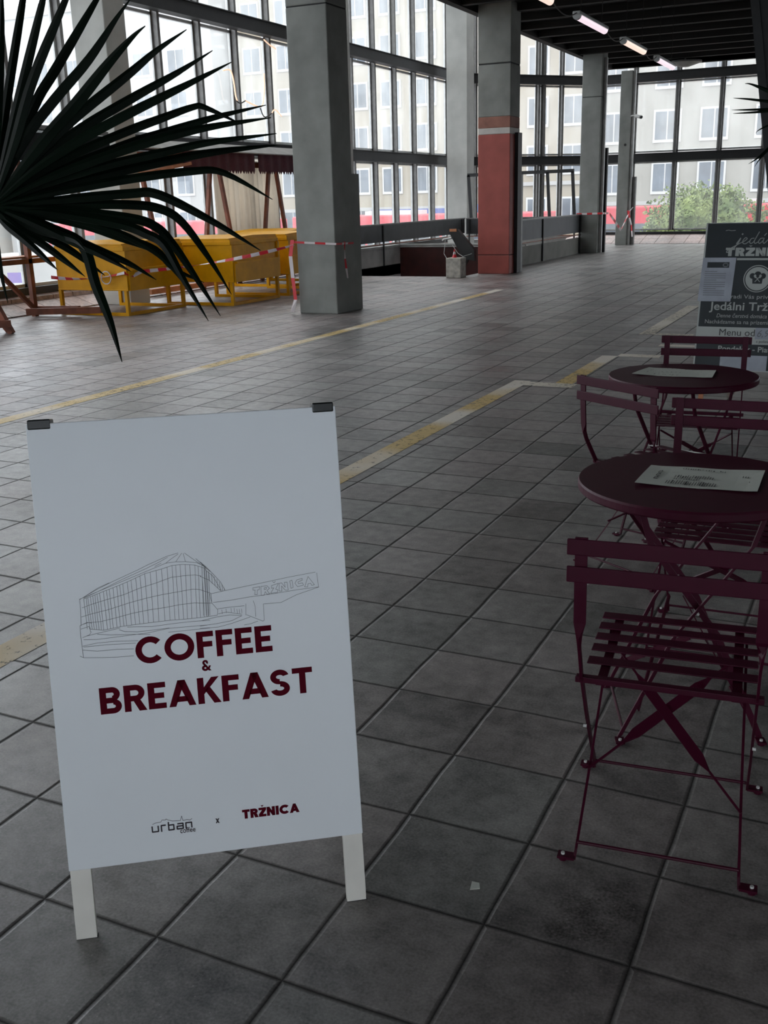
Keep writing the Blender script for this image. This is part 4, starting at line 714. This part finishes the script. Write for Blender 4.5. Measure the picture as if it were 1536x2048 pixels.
# second palm on the right, only its leaf tips reach the picture
t = thing('potted_palm', 'thin dark palm leaf tips against the rear windows at the right edge', 'plant')
hub2 = Vector(RLEAF[0][0][0])
for pts, w in RLEAF: leaflet(pts, w, t)
b2 = hub2 + rt*.45; b2 = Vector((b2.x, b2.y, 0)); cr2_ = Vector((b2.x, b2.y, 1.35))
obj('petiole', MB().tube([hub2, hub2.lerp(cr2_, .5)+Vector((0,0,.12)), cr2_], [.006,.009,.014], 8), M['stem'], t)
obj('trunk', MB().tube([Vector((b2.x,b2.y,.30)), cr2_], [.08,.05], 12), M['trunk'], t)
obj('pot', MB().lathe((b2.x,b2.y,0), [(.16,0),(.20,.34),(.215,.35),(.215,.39),(.19,.39),(.18,.32)], 28), M['pot'], t)

# ================================================================== STAIRWELL GUARDS
def guard(p, q, z0, z1, label, base_panel=None, posts=()):
    p, q = Vector(p), Vector(q); d = q-p; nx = Vector((d.y, -d.x, 0)).normalized()
    t = thing('stair_guard', label, 'railing', p, 0, 'stairwell guards')
    o = Vector((0,0,0))
    obj('fascia_board', MB().obox(o+Vector((0,0,z0)), d, nx*.05, (0,0,z1-z0-.02)), M['darkboard'], t)
    obj('handrail', MB().obox(o-nx*.02+Vector((0,0,z1-.02)), d, nx*.09, (0,0,.03)), M['steel_grey'], t)
    if base_panel: obj('lower_panel', MB().obox(o+nx*.005, d, nx*.04, (0,0,base_panel)), M['beige'], t)
    for s in posts: obj('post', MB().obox(o+d*s-d.normalized()*.02+nx*.05, d.normalized()*.04, nx*.03, (0,0,z1-.02)), M['steel_dark'], t)
    obj('lower_rail', MB().obox(o+Vector((0,0,z0-.075)), d, nx*.045, (0,0,.022)), M['wood'], t)
    return t
guard((-5.66,18.8,0), (-5.62,25.84,0), .55, 1.01, 'dark guard with a beige lower panel between the red and the far grey pillar', .42, (0.03,.5,.97))
guard((PX0-.02,17.4,0), (PX0-.02,25.9,0), .56, .97, 'long charcoal guard board on the window side of the stairwell', None, (.36,.97))
guard((-8.95,26.02,0), (-5.7,26.02,0), .53, .96, 'short charcoal guard board across the far end of the stairwell', None, (.03,.5,.97))
t = thing('glazing_frame', 'black empty metal frame standing on the far stairwell guard behind the red pillar', 'frame', (0,26.08,0))
def fb(a, b, w=.09): return MB().bar(a, b, w, .05, (0,1,0))
obj('top_rail', fb((-8.95,0,2.13), (-5.88,0,2.15)), M['steel_dark'], t)
for x in (-8.92, -7.7, -6.62, -5.92): obj('post', fb((x,0,2.13), (x+.08,0,.97), .08), M['steel_dark'], t)
# things at the stairwell edge
mb = MB().box(-5.96,-5.64,17.02,17.32,0,.385); obj('concrete_block', mb, M['box_white'], bevel=.012, label='chipped white block at the stairwell edge, left of the red pillar', category='block')
obj('cone_tip', MB().lathe((-5.83,17.17,.388), [(.05,0),(.03,.06)], 16).lathe((-5.83,17.17,.45), [(.03,0),(.018,.05)], 16, 1).lathe((-5.83,17.17,.50), [(.018,0),(.008,.05)], 16), [M['tape_red'], M['tape_white']], label='tip of a red and white cone on the white block', category='cone')
t = thing('tilted_panel', 'black panel tilted against the red pillar above the white block', 'panel', (0,0,0))
obj('panel_board', MB().prism([(-6.10,.86),(-5.92,.92),(-5.56,.52),(-5.56,.30),(-5.80,.34)], (0,17.55,0), (1,0,0), (0,0,1), (0,.12,0)), M['steel_dark'], t)
obj('label_plate', MB().box(-6.08,-5.93,17.53,17.55,.875,.93), M['wood_pale'], t)
obj('handle', MB().tube([(-6.22,17.5,.70),(-6.18,17.5,.73),(-6.02,17.5,.755)], .022, 8), M['alu'], t)
obj('panel_frame', MB().prism([(-6.0,0),(-5.9,0),(-5.60,.5),(-5.7,.55)], (0,17.6,0), (1,0,0), (0,0,1), (0,.1,0)), M['steel_dark'], t)
obj('hanging_wire', MB().tube([(-6.15,17.48,.72),(-6.15,17.4,.45),(-6.0,17.3,.28),(-5.95,17.28,.30)], .006, 6).tube([(-6.0,17.48,.62),(-5.85,17.4,.46),(-5.70,17.3,.40),(-5.55,17.4,.45)], .006, 6), M['alu'], label='loose thin wires looping over the white block', category='wire')

# ================================================================== YELLOW CARTS
def cart(label, w, d, h):
    t = thing('market_cart', label, 'cart', group='yellow market carts'); Y = M['yellow']; b = .36
    obj('body', MB().box(0, w, 0, d, b, h-.10).box(-.004, w+.004, -.004, .03, b, b+.02), Y, t, bevel=.006)
    obj('rim', MB().box(-.012, w+.012, -.012, d+.012, h-.10, h-.045).box(-.0, w, 0, d, h-.05, h-.02), Y, t, bevel=.005)
    obj('lid', MB().prism([(0,0),(d,0),(d,.035),(d*.5,.05),(0,.02)], (.02,.0,h-.02), (0,1,0), (0,0,1), (w-.04,0,0)), Y, t, bevel=.004)
    obj('side_ledge', MB().box(w, w+.07, .06, d-.05, b+.28, b+.31).box(w, w+.05, .03, d-.03, b, b+.28), Y, t, bevel=.004)
    for x in (0, w-.05):
        for y in (0, d-.05): obj('leg', MB().box(x, x+.05, y, y+.05, 0, b), Y, t)
    for y in (0, d-.05): obj('skid_bar', MB().box(.05, w-.05, y, y+.045, .0, .045), Y, t)
    obj('skid_bar', MB().box(w-.05, w-.005, .05, d-.05, .0, .045), Y, t)
    obj('side_post', MB().box(w-.0, w+.03, -.005, .04, b, h-.1), Y, t); obj('side_post', MB().box(w, w+.03, d-.04, d+.005, b, h-.1), Y, t)
    return t
c1_ = cart('yellow metal market cart nearest the palm leaf, with tape tied to its corner', 1.28, 1.40, 1.02); c1_.location = (-9.22, 9.62, 0)
def put_cart(loc, lab): return dup(c1_, loc, 0, lab)
put_cart((-8.47, 11.24, 0), 'yellow metal market cart in the middle of the row, its end face towards the camera')
put_cart((-8.47, 12.95, 0), 'yellow metal market cart partly hidden behind the taped concrete pillar')
put_cart((-9.42, 14.62, 0), 'yellow metal market cart farthest back, only its bright top showing')

# ================================================================== WOODEN STALLS
def a_frame(t, x, y, sp=.66, zt=2.25, w=.075):
    for s in (-1, 1):
        obj('leg', MB().bar((x, y+sp*s*.95, 0), (x, y+.12*s, zt), w, w*.8, (1,0,0)), M['wood'], t)
t = thing('market_stall', 'wooden market stall with a burgundy zigzag awning behind the yellow carts', 'stall')
for y in (12.1, 14.43, 16.5): a_frame(t, -9.55, y)
for a, b in (((-9.55,11.6,2.25),(-9.55,17.8,2.25)),): obj('ridge_beam', MB().bar(a, b, .08, .10), M['wood'], t)
obj('cross_beam', MB().bar((-9.5,11.6,1.98), (-9.5,13.5,2.24), .22, .05, (0,0,1)), M['wood_pale'], t)
obj('cross_beam', MB().bar((-9.5,11.6,2.32), (-9.5,13.8,2.44), .05, .10, (0,0,1)), M['wood'], t)
obj('base_rail', MB().bar((-9.55,12.2,.10), (-9.55,17.8,.10), .08, .09), M['wood_pale'], t)
obj('base_rail', MB().bar((-9.3,9.0,.10), (-8.3,9.45,.10), .06, .09), M['wood'], t)
def awning(y0, y1):
    n = int((y1-y0)/.09); vs = []; fs = []
    for i in range(n*2+1):
        y = y0+(y1-y0)*i/(2*n); zb = 2.08 if i % 2 else 2.145; xo = .012*math.sin(i*.9)
        vs += [(-9.42+xo, y, 2.457), (-9.42+xo, y, zb), (-9.432+xo, y, zb), (-9.432+xo, y, 2.457)]
    for i in range(n*2):
        for k in range(4): a = i*4+k; b = i*4+(k+1) % 4; fs.append((a, b, b+4, a+4))
    return MB().add(vs, fs)
obj('awning_valance', awning(13.3, 15.64), M['burgundy'], t); obj('awning_valance', awning(15.79, 18.2), M['burgundy'], t)
obj('stall_roof', MB().prism([(-9.40,2.45),(-9.40,2.47),(-9.68,2.62),(-10.0,2.50),(-10.0,2.46),(-9.68,2.59)], (0,12.2,0), (1,0,0), (0,0,1), (0,6.0,0)), M['greyfabric'], t)
n = 60; vs = []; fs = []
for i in range(n+1):
    y = 15.0+2.3*i/n; x = -9.98+.05*math.sin(i*1.3)+.02*math.sin(i*2.9)
    for z, dx in ((2.35, 0), (1.6, .01), (.6, .02)): vs += [(x+dx, y, z)]
    for z, dx in ((.6, .02), (1.6, .01), (2.35, 0)): vs += [(x+dx-.006, y, z)]
for i in range(n):
    for k in range(6): a = i*6+k; b = i*6+(k+1) % 6; fs.append((a, b, b+6, a+6))
obj('curtain', MB().add(vs, fs), M['curtain'], smooth=True, label='cream curtain hanging in folds behind the burgundy awning', category='curtain')
t = thing('market_stall', 'wooden market stall frame with a dark fabric roof behind the palm leaf', 'stall')
W_ = M['wood']
for x, y in ((-9.45,9.32),(-9.45,6.6)): obj('post', MB().box(x-.035, x+.035, y-.035, y+.035, 0, 2.2), W_, t)
obj('counter_rail', MB().bar((-9.45,6.3,.80), (-9.45,10.6,.80), .07, .07), W_, t)
obj('counter_board', MB().box(-9.78,-9.48,6.3,9.6,.84,.87), M['wood_pale'], t)
obj('diagonal_brace', MB().bar((-9.42,8.55,.80), (-9.42,9.28,.12), .05, .06), W_, t)
obj('base_rail', MB().bar((-9.5,9.36,.10), (-8.75,9.50,.10), .08, .09), M['wood'], t)
obj('trestle_leg', MB().bar((-8.14,7.52,0), (-8.62,7.45,.95), .075, .06, (0,1,0)), W_, t)
obj('trestle_leg', MB().bar((-8.28,7.62,0), (-8.68,7.40,.7), .06, .05, (0,1,0)), M['wood'], t)
obj('base_rail', MB().bar((-8.12,7.50,.13), (-8.9,6.9,.13), .06, .09), M['wood'], t)
obj('fabric_roof', MB().prism([(0,2.46),(.0,2.12),(.03,2.12),(.03,2.46),(-1.3,2.62),(-1.9,2.50),(-1.9,2.46),(-1.3,2.58)], (-8.0,5.4,0), (1,0,0), (0,0,1), (0,4.2,0)), M['darkfabric'], t)
obj('roof_edge', MB().bar((-8.0,5.4,2.60), (-8.0,9.6,2.50), .05, .05), M['greyfabric'], t)

# ================================================================== TAPE
def tape(pts, w, label, twist=0, seg=.14, sag=0, grp='red and white barrier tapes'):
    P_ = [Vector(p) for p in pts]; out = []
    for a, b in zip(P_[:-1], P_[1:]):
        n_ = max(1, int((b-a).length/seg))
        for k_ in range(n_):
            s = k_/n_; p = a.lerp(b, s); p.z -= sag*4*s*(1-s); out.append(p)
    out.append(P_[-1]); vs = []; fs = []; mi = []; n_ = len(out)
    for i, p in enumerate(out):
        d = (out[min(i+1, n_-1)]-out[max(i-1, 0)]).normalized(); up_ = Vector((0,0,1)); up_ = (up_-d*up_.dot(d)); up_ = up_.normalized() if up_.length > .2 else Vector((1,0,0)); x = d.cross(up_)
        a = twist*i; s_ = up_*math.cos(a)+x*math.sin(a); nn_ = d.cross(s_)*.001
        vs += [p-s_*w/2-nn_, p+s_*w/2-nn_, p+s_*w/2+nn_, p-s_*w/2+nn_]
    mb = MB()
    for i in range(n_-1):
        mb.add(vs[i*4:i*4+8], [(k_, (k_+1) % 4, (k_+1) % 4+4, k_+4) for k_ in range(4)], i % 2)
    return obj('barrier_tape', mb, [M['tape_red'], M['tape_white']], label=label, category='tape', group=grp)
tape([(-9.3,9.58,.55), (-7.92,9.58,.62), (-7.86,9.9,.62), (-5.60,10.47,.95)], .05, 'red and white tape stretched from the nearest yellow cart to the concrete pillar', .25, .13, .05)
tape([(-5.60,10.47,.99), (-4.93,10.47,.96), (-4.93,11.0,.95)], .028, 'pale tape wound around the concrete pillar', .05, .16)
tape([(-5.62,10.46,1.02), (-5.64,10.42,.8), (-5.62,10.42,.5), (-5.58,10.40,.2), (-5.63,10.38,.03)], .06, 'red and white tape hanging down the left edge of the concrete pillar', .05, .17)
tape([(-4.93,10.72,.98), (-4.92,10.70,.75), (-4.91,10.74,.48)], .03, 'short tape end knotted on the dark side of the concrete pillar', .9, .10)
tape([(-5.7,25.79,1.02), (-4.99,25.79,1.03), (-4.98,26.4,1.02)], .05, 'tape wrapped across the dark pillar at the far end of the railing', 0, .12)
tape([(-4.97,26.5,1.0), (-5.1,28.5,.50), (-5.22,30.1,1.0), (-5.12,30.12,1.12)], .07, 'white tape sagging between the far dark pillar and the slim post', .1, .3)
tape([(-5.28,30.12,1.02), (-5.15,30.1,.6), (-5.10,30.05,.25)], .06, 'tape end dangling from the slim post', .2, .16)
obj('tape_loop', MB().tube([(-8.25+.09*math.cos(R(a)), 9.57, .55+.09*math.sin(R(a))) for a in range(0, 400, 25)], .009, 6), M['tape_white'], label='curled loop of white tape on the front of the nearest yellow cart', category='tape')

# ================================================================== CEILING LIGHTS
def tube_light(y0, y1, x, z, m, label):
    t = thing('ceiling_light', label, 'light', (x, y0, z), 0, 'tube lights in a row'); L = y1-y0
    obj('housing', MB().box(-.05, .05, 0, L, .03, .075), M['cam_white'], t, bevel=.01)
    obj('tube_diffuser', MB().prism([(.048*math.cos(R(a)), .03+.052*math.sin(R(a))) for a in range(180, 361, 15)], (0,.10,0), (1,0,0), (0,0,1), (0,L-.14,0)), m, t)
    obj('lamp_cap', MB().prism([(.05*math.cos(R(a)), .03+.054*math.sin(R(a))) for a in range(180, 361, 15)], (0,0,0), (1,0,0), (0,0,1), (0,.06,0)), M['alu'], t)
    for yy in (.2, L-.2): obj('hanger', MB().box(-.004, .004, yy-.004, yy+.004, .07, 4.99-z), M['ceiling_black'], t)
kz = .6
spec = [(16.3,18.3,'tube_warm','tube light hanging nearest the camera, cut by the top edge'), (20.1,22.55,'tube_pink','bright tube light, second from the near end of the row'), (24.3,26.75,'tube_warm','warm tinted tube light, third from the near end of the row'), (28.35,30.85,'tube_pink','tube light at the far end of the row in front of the rear windows')]
prev = None
for i, (a, b, mm, lab) in enumerate(spec):
    ya = CAM.y+(a-CAM.y)*kz; yb = CAM.y+(b-CAM.y)*kz
    tube_light(ya, yb, -1.80, 3.61, M[mm], lab)
    if prev is not None:
        obj('light_cable', MB().tube([(-1.8, prev+(ya-prev)*s/8, 3.66-.35*(s/8)*(1-s/8)) for s in range(9)], .007, 6), M['wire'], label=['cable sagging between the first and second tube light','cable sagging between the second and third tube light','cable sagging between the third and last tube light'][i-1], category='cable', group='light cables')
    prev = yb
t = thing('round_ceiling_fixture', 'flat round fixture under the ceiling near the last tube light', 'light', (-3.55,28.6,4.80))
obj('dish', MB().lathe((0,0,0), [(.12,0),(.45,.10),(.45,.14),(.2,.15)], 24), M['steel_grey'], t)
obj('stem', MB().tube([(0,0,.14),(0,0,.33)], .02, 8), M['steel_grey'], t)
# security camera
t = thing('security_camera', 'small white security camera fixed to the slim post', 'camera', (-5.22,30.15,3.72))
obj('bracket', MB().tube([(-.1,.05,0),(.06,.0,.02)], .022, 8), M['cam_white'], t)
obj('camera_body', MB().tube([(.04,.02,.0),(.22,-.10,-.05)], .05, 12), M['cam_white'], t); obj('lens_hood', MB().tube([(.22,-.10,-.05),(.25,-.12,-.058)], .046, 12), M['clip'], t)
# rope lights on the glass
def rope(pts, label, r=.018):
    return obj('rope_light', MB().tube(cat3(pts), r, 6), M['led'], label=label, category='string light', group='rope lights on the glass')
def cat3(P_):
    P_ = [Vector(p) for p in P_]; out = []
    for i in range(len(P_)-1):
        p0, p1, p2, p3 = P_[max(i-1,0)], P_[i], P_[i+1], P_[min(i+2, len(P_)-1)]
        for k_ in range(6):
            s = k_/6; out.append(.5*((2*p1)+(-p0+p2)*s+(2*p0-5*p1+4*p2-p3)*s*s+(-p0+3*p1-3*p2+p3)*s**3))
    out.append(P_[-1]); return out
X_ = -10.09
rope([(X_,15.75,4.02),(X_,16.0,4.05),(X_,16.1,3.9),(X_,16.15,3.6),(X_,16.2,3.5)], 'glowing rope light running down beside a window post', .014)
rope([(X_,16.5,3.52),(X_,16.75,3.47),(X_,17.0,3.44),(X_,17.15,3.5),(X_,17.25,3.8),(X_,17.27,4.1)], 'glowing rope light bent into a hook below the dark beam', .016)
rope([(X_,17.35,4.75),(X_,17.55,4.68),(X_,17.8,4.62)], 'short upper piece of glowing rope light beside the concrete pillar', .014)
rope([(X_,17.5,3.34),(X_,17.65,3.42),(X_,17.9,3.3)], 'short lower piece of glowing rope light beside the concrete pillar', .012)
obj('light_wire', MB().tube(cat3([(X_,16.15,3.5),(X_,16.3,3.46),(X_,16.5,3.52)]), .012, 6).tube(cat3([(X_,17.05,3.42),(X_,17.2,3.25),(X_,17.5,3.34)]), .012, 6), M['wire'], label='dark wire joining the rope lights on the glass', category='wire')

# ================================================================== OUTSIDE
struct('ground', MB().box(-160, 140, -60, 160, -2.5, -2.2), M['asphalt'])
pl = MB().box(-10.45,-10.25,-12.2,28.6,-2.3,.30).box(-7.0,12.2,32.3,32.5,-2.3,.25); pl.obox((-10.45,28.5,-2.3), (3.4,3.9,0), (-.1,.1,0), (0,0,2.55)); struct('trim_60', pl, M['plaster'])
def building(label, x0, x1, y0, y1, z1, m, wins, base_m=None, fl_h=3.2, frame='wframe', cornices=(), grp=None):
    t = thing('apartment_building', label, 'building', (x0, y0, -2.3))
    obj('wall', MB().box(0, x1-x0, 0, y1-y0, 0, z1+2.3), m, t)
    for z in cornices: obj('cornice', MB().box(-.1, x1-x0+.1, -.14, 0, z+2.3-.12, z+2.3+.12), M['facade_white'], t)
    for (wx, wz, ww, wh) in wins:
        f = obj('window', MB().box(wx-ww/2-.12-x0, wx+ww/2+.12-x0, -.08, 0, wz+2.3-.18, wz+wh+2.3+.12), M['wframe'], t)
        mb = MB().box(wx-ww/2-x0, wx-.04-x0, -.10, -.03, wz+2.3, wz+wh+2.3).box(wx+.04-x0, wx+ww/2-x0, -.10, -.03, wz+2.3, wz+wh+2.3); obj('pane', mb, M['wglass'], f)
    return t
rows_b = [-.9+2.38, 4.65, 7.95, 11.25, 14.5]
wins = []
for wx in (-20.9,-17.6,-14.4,-11.0,-8.2,-5.1,-1.9,1.3,4.5,7.7,11):
    for wz in (2.35, 4.72, 7.6): 
        pass
cols = [-14.3,-11.0,-8.2,-5.0,-1.8,1.4,4.6,7.8]
building('pale apartment block seen straight through the rear windows', -15.6, 14, 66, 80, 21, M['facade_grey'],
         [(x, z, 1.45, 1.62) for x in cols for z in (1.6, 4.66, 7.75, 10.9, 14.0)], cornices=(.9, 3.95, 9.9))
building('pink lower wing beside the pale block behind the bush', -24.0, -16.0, 67, 80, 19, M['facade_cream'],
         [(x, z, 1.2, 1.6) for x in (-22.6,-19.6,-17.2) for z in (-.3, 3.0, 6.0, 9.1, 12.2)], cornices=(2.3,))
building('cream apartment block with white sash windows behind the middle of the left glazing', -43.8, -24.4, 68, 82, 21, M['facade_cream'],
         [(x, z, 1.35, 1.55) for x in (-42.0,-39.1,-36.2,-33.3,-30.7,-28.0,-25.6) for z in (-.7, 2.1, 4.95, 7.9, 10.9, 13.9)], cornices=(20, .9))
building('white apartment block seen behind the palm leaf', -66, -44.2, 66, 80, 17, M['facade_white'],
         [(x, z, 1.4, 1.5) for x in (-64,-60.6,-57.2,-53.8,-50.6,-47.4) for z in (-.5, 2.4, 5.3, 8.2, 11.1)], cornices=(16.2,))
building('low pale building far left beyond the street', -100, -67, 60, 76, 7.5, M['facade_grey'],
         [(x, z, 1.6, 1.6) for x in (-96,-91,-86,-81,-76,-71) for z in (-.4, 3.0)])
# red buses
def bus(x0, x1, y, z1, label):
    t = thing('city_bus', label, 'bus', (x0, y, -2.2), 0, 'red buses'); L = x1-x0; H = z1+2.2
    obj('body', MB().box(0, L, 0, 2.5, .35, H), M['bus_red'], t, bevel=.08)
    mb = MB(); x = .3
    while x < L-1.3: mb.box(x, x+1.25, -.02, .02, H-1.75, H-.75); x += 1.4
    obj('window_band', mb, M['bus_glass'], t)
    for x in (1.8, L-2.4): obj('wheel', MB().tube([(x,-.02,.45),(x,.25,.45)], .45, 20), M['rubber'], t)
    obj('roof_unit', MB().box(L*.3, L*.5, .4, 2.1, H, H+.2), M['banner_white'], t)
    return t
bus(-10.5, 3.5, 46, .95, 'red bus beyond the rear windows, partly hidden by the round bush')
bus(-27.0, -13.0, 47, .78, 'red bus seen between the red pillar and the far dark pillar')
bus(-47, -30.5, 50, .62, 'red bus seen through the left glazing behind the yellow carts')
t = thing('advert_banner', 'blue banner with large white letters above the red bus', 'banner', (-27.6,58,.0))
obj('cloth', MB().box(0, 6, 0, .06, -.35, .95), M['blue'], t)
type_mesh('banner_text', 'VALU', 1.15, M['banner_white'], t, (.5,-.01,-.2), (1,0,0), (0,0,1), off=.03)
t = thing('advert_banner', 'light blue banner near the far dark pillar', 'banner', (-20.4,56,.0)); obj('cloth', MB().box(0, 2.6, 0, .06, -.6, 1.15), M['lightblue'], t)
type_mesh('banner_text', 'S', .8, M['banner_white'], t, (.4,-.01,-.2), (1,0,0), (0,0,1), off=.02)
for i, (x, y, lab) in enumerate(((-24,35,'white delivery van parked outside, behind the middle yellow cart'),(-20.5,30,'white delivery van parked outside the left glazing, nearest the stall'))):
    t = thing('delivery_van', lab, 'van', (x, y, -2.2), R(20), 'parked vans')
    obj('body', MB().prism([(0,.35),(5.2,.35),(5.2,1.1),(4.6,1.25),(4.0,2.1),(0,2.2)], (0,0,0), (1,0,0), (0,0,1), (0,1.9,0)), M['facade_white'], t, bevel=.06)
    obj('side_window', MB().prism([(3.2,1.3),(4.35,1.3),(3.95,1.95),(3.2,1.95)], (0,-.02,0), (1,0,0), (0,0,1), (0,.03,0)), M['bus_glass'], t)
    for xx in (1.0, 4.2): obj('wheel', MB().tube([(xx,-.02,.33),(xx,.2,.33)], .33, 16), M['rubber'], t)
t = thing('kiosk', 'pale street kiosk with blue posters outside, far left', 'kiosk', (-23.0,20.5,-2.2), R(15))
obj('kiosk_body', MB().box(0,4,0,3,0,2.4), M['facade_white'], t)
for i, (x, z) in enumerate(((.4,1.2),(1.5,1.2),(.4,.3),(1.5,.3))): obj('poster', MB().box(x, x+.8, -.02, 0, z, z+.75).box(x+.1, x+.7, -.03, -.02, z+.3, z+.45, 1), [M['shade_purple'], M['banner_white']], t)
# round bush
rb = random.Random(11); vs = []; fs = []
for i in range(9000):
    a = rb.uniform(0, 2*math.pi); e = math.asin(rb.uniform(-.25, 1)); 
    lump = 1+.10*math.sin(a*5+e*3)+.07*math.sin(a*11+e*7)+.05*math.sin(e*13)
    rr = rb.uniform(.80, 1.0)*lump; p = Vector((2.35*rr*math.cos(a)*math.cos(e), 2.1*rr*math.sin(a)*math.cos(e), 2.05*rr*math.sin(e)))
    s = rb.uniform(.09,.17); q1 = Vector((rb.uniform(-1,1), rb.uniform(-1,1), rb.uniform(-1,1))).normalized(); q2 = q1.orthogonal().normalized()
    b = len(vs); vs += [p-q1*s*.5, p+q2*s*.3, p+q1*s*.5, p-q2*s*.3]; fs.append((b, b+1, b+2, b+3))
t = thing('round_bush', 'round green bush outside the rear windows', 'bush', (-4.15, 37.6, -.35))
me = D.meshes.new('foliage'); me.from_pydata(vs, [], fs); me.materials.append(M['bush']); o = D.objects.new('foliage', me); C.objects.link(o); o.parent = t
core = MB().lathe((0,0,-1.9), [(.4,0),(1.6,.9),(1.85,1.9),(1.5,2.9),(.8,3.5),(.2,3.65)], 20); obj('branches', core, M['bush'], t)
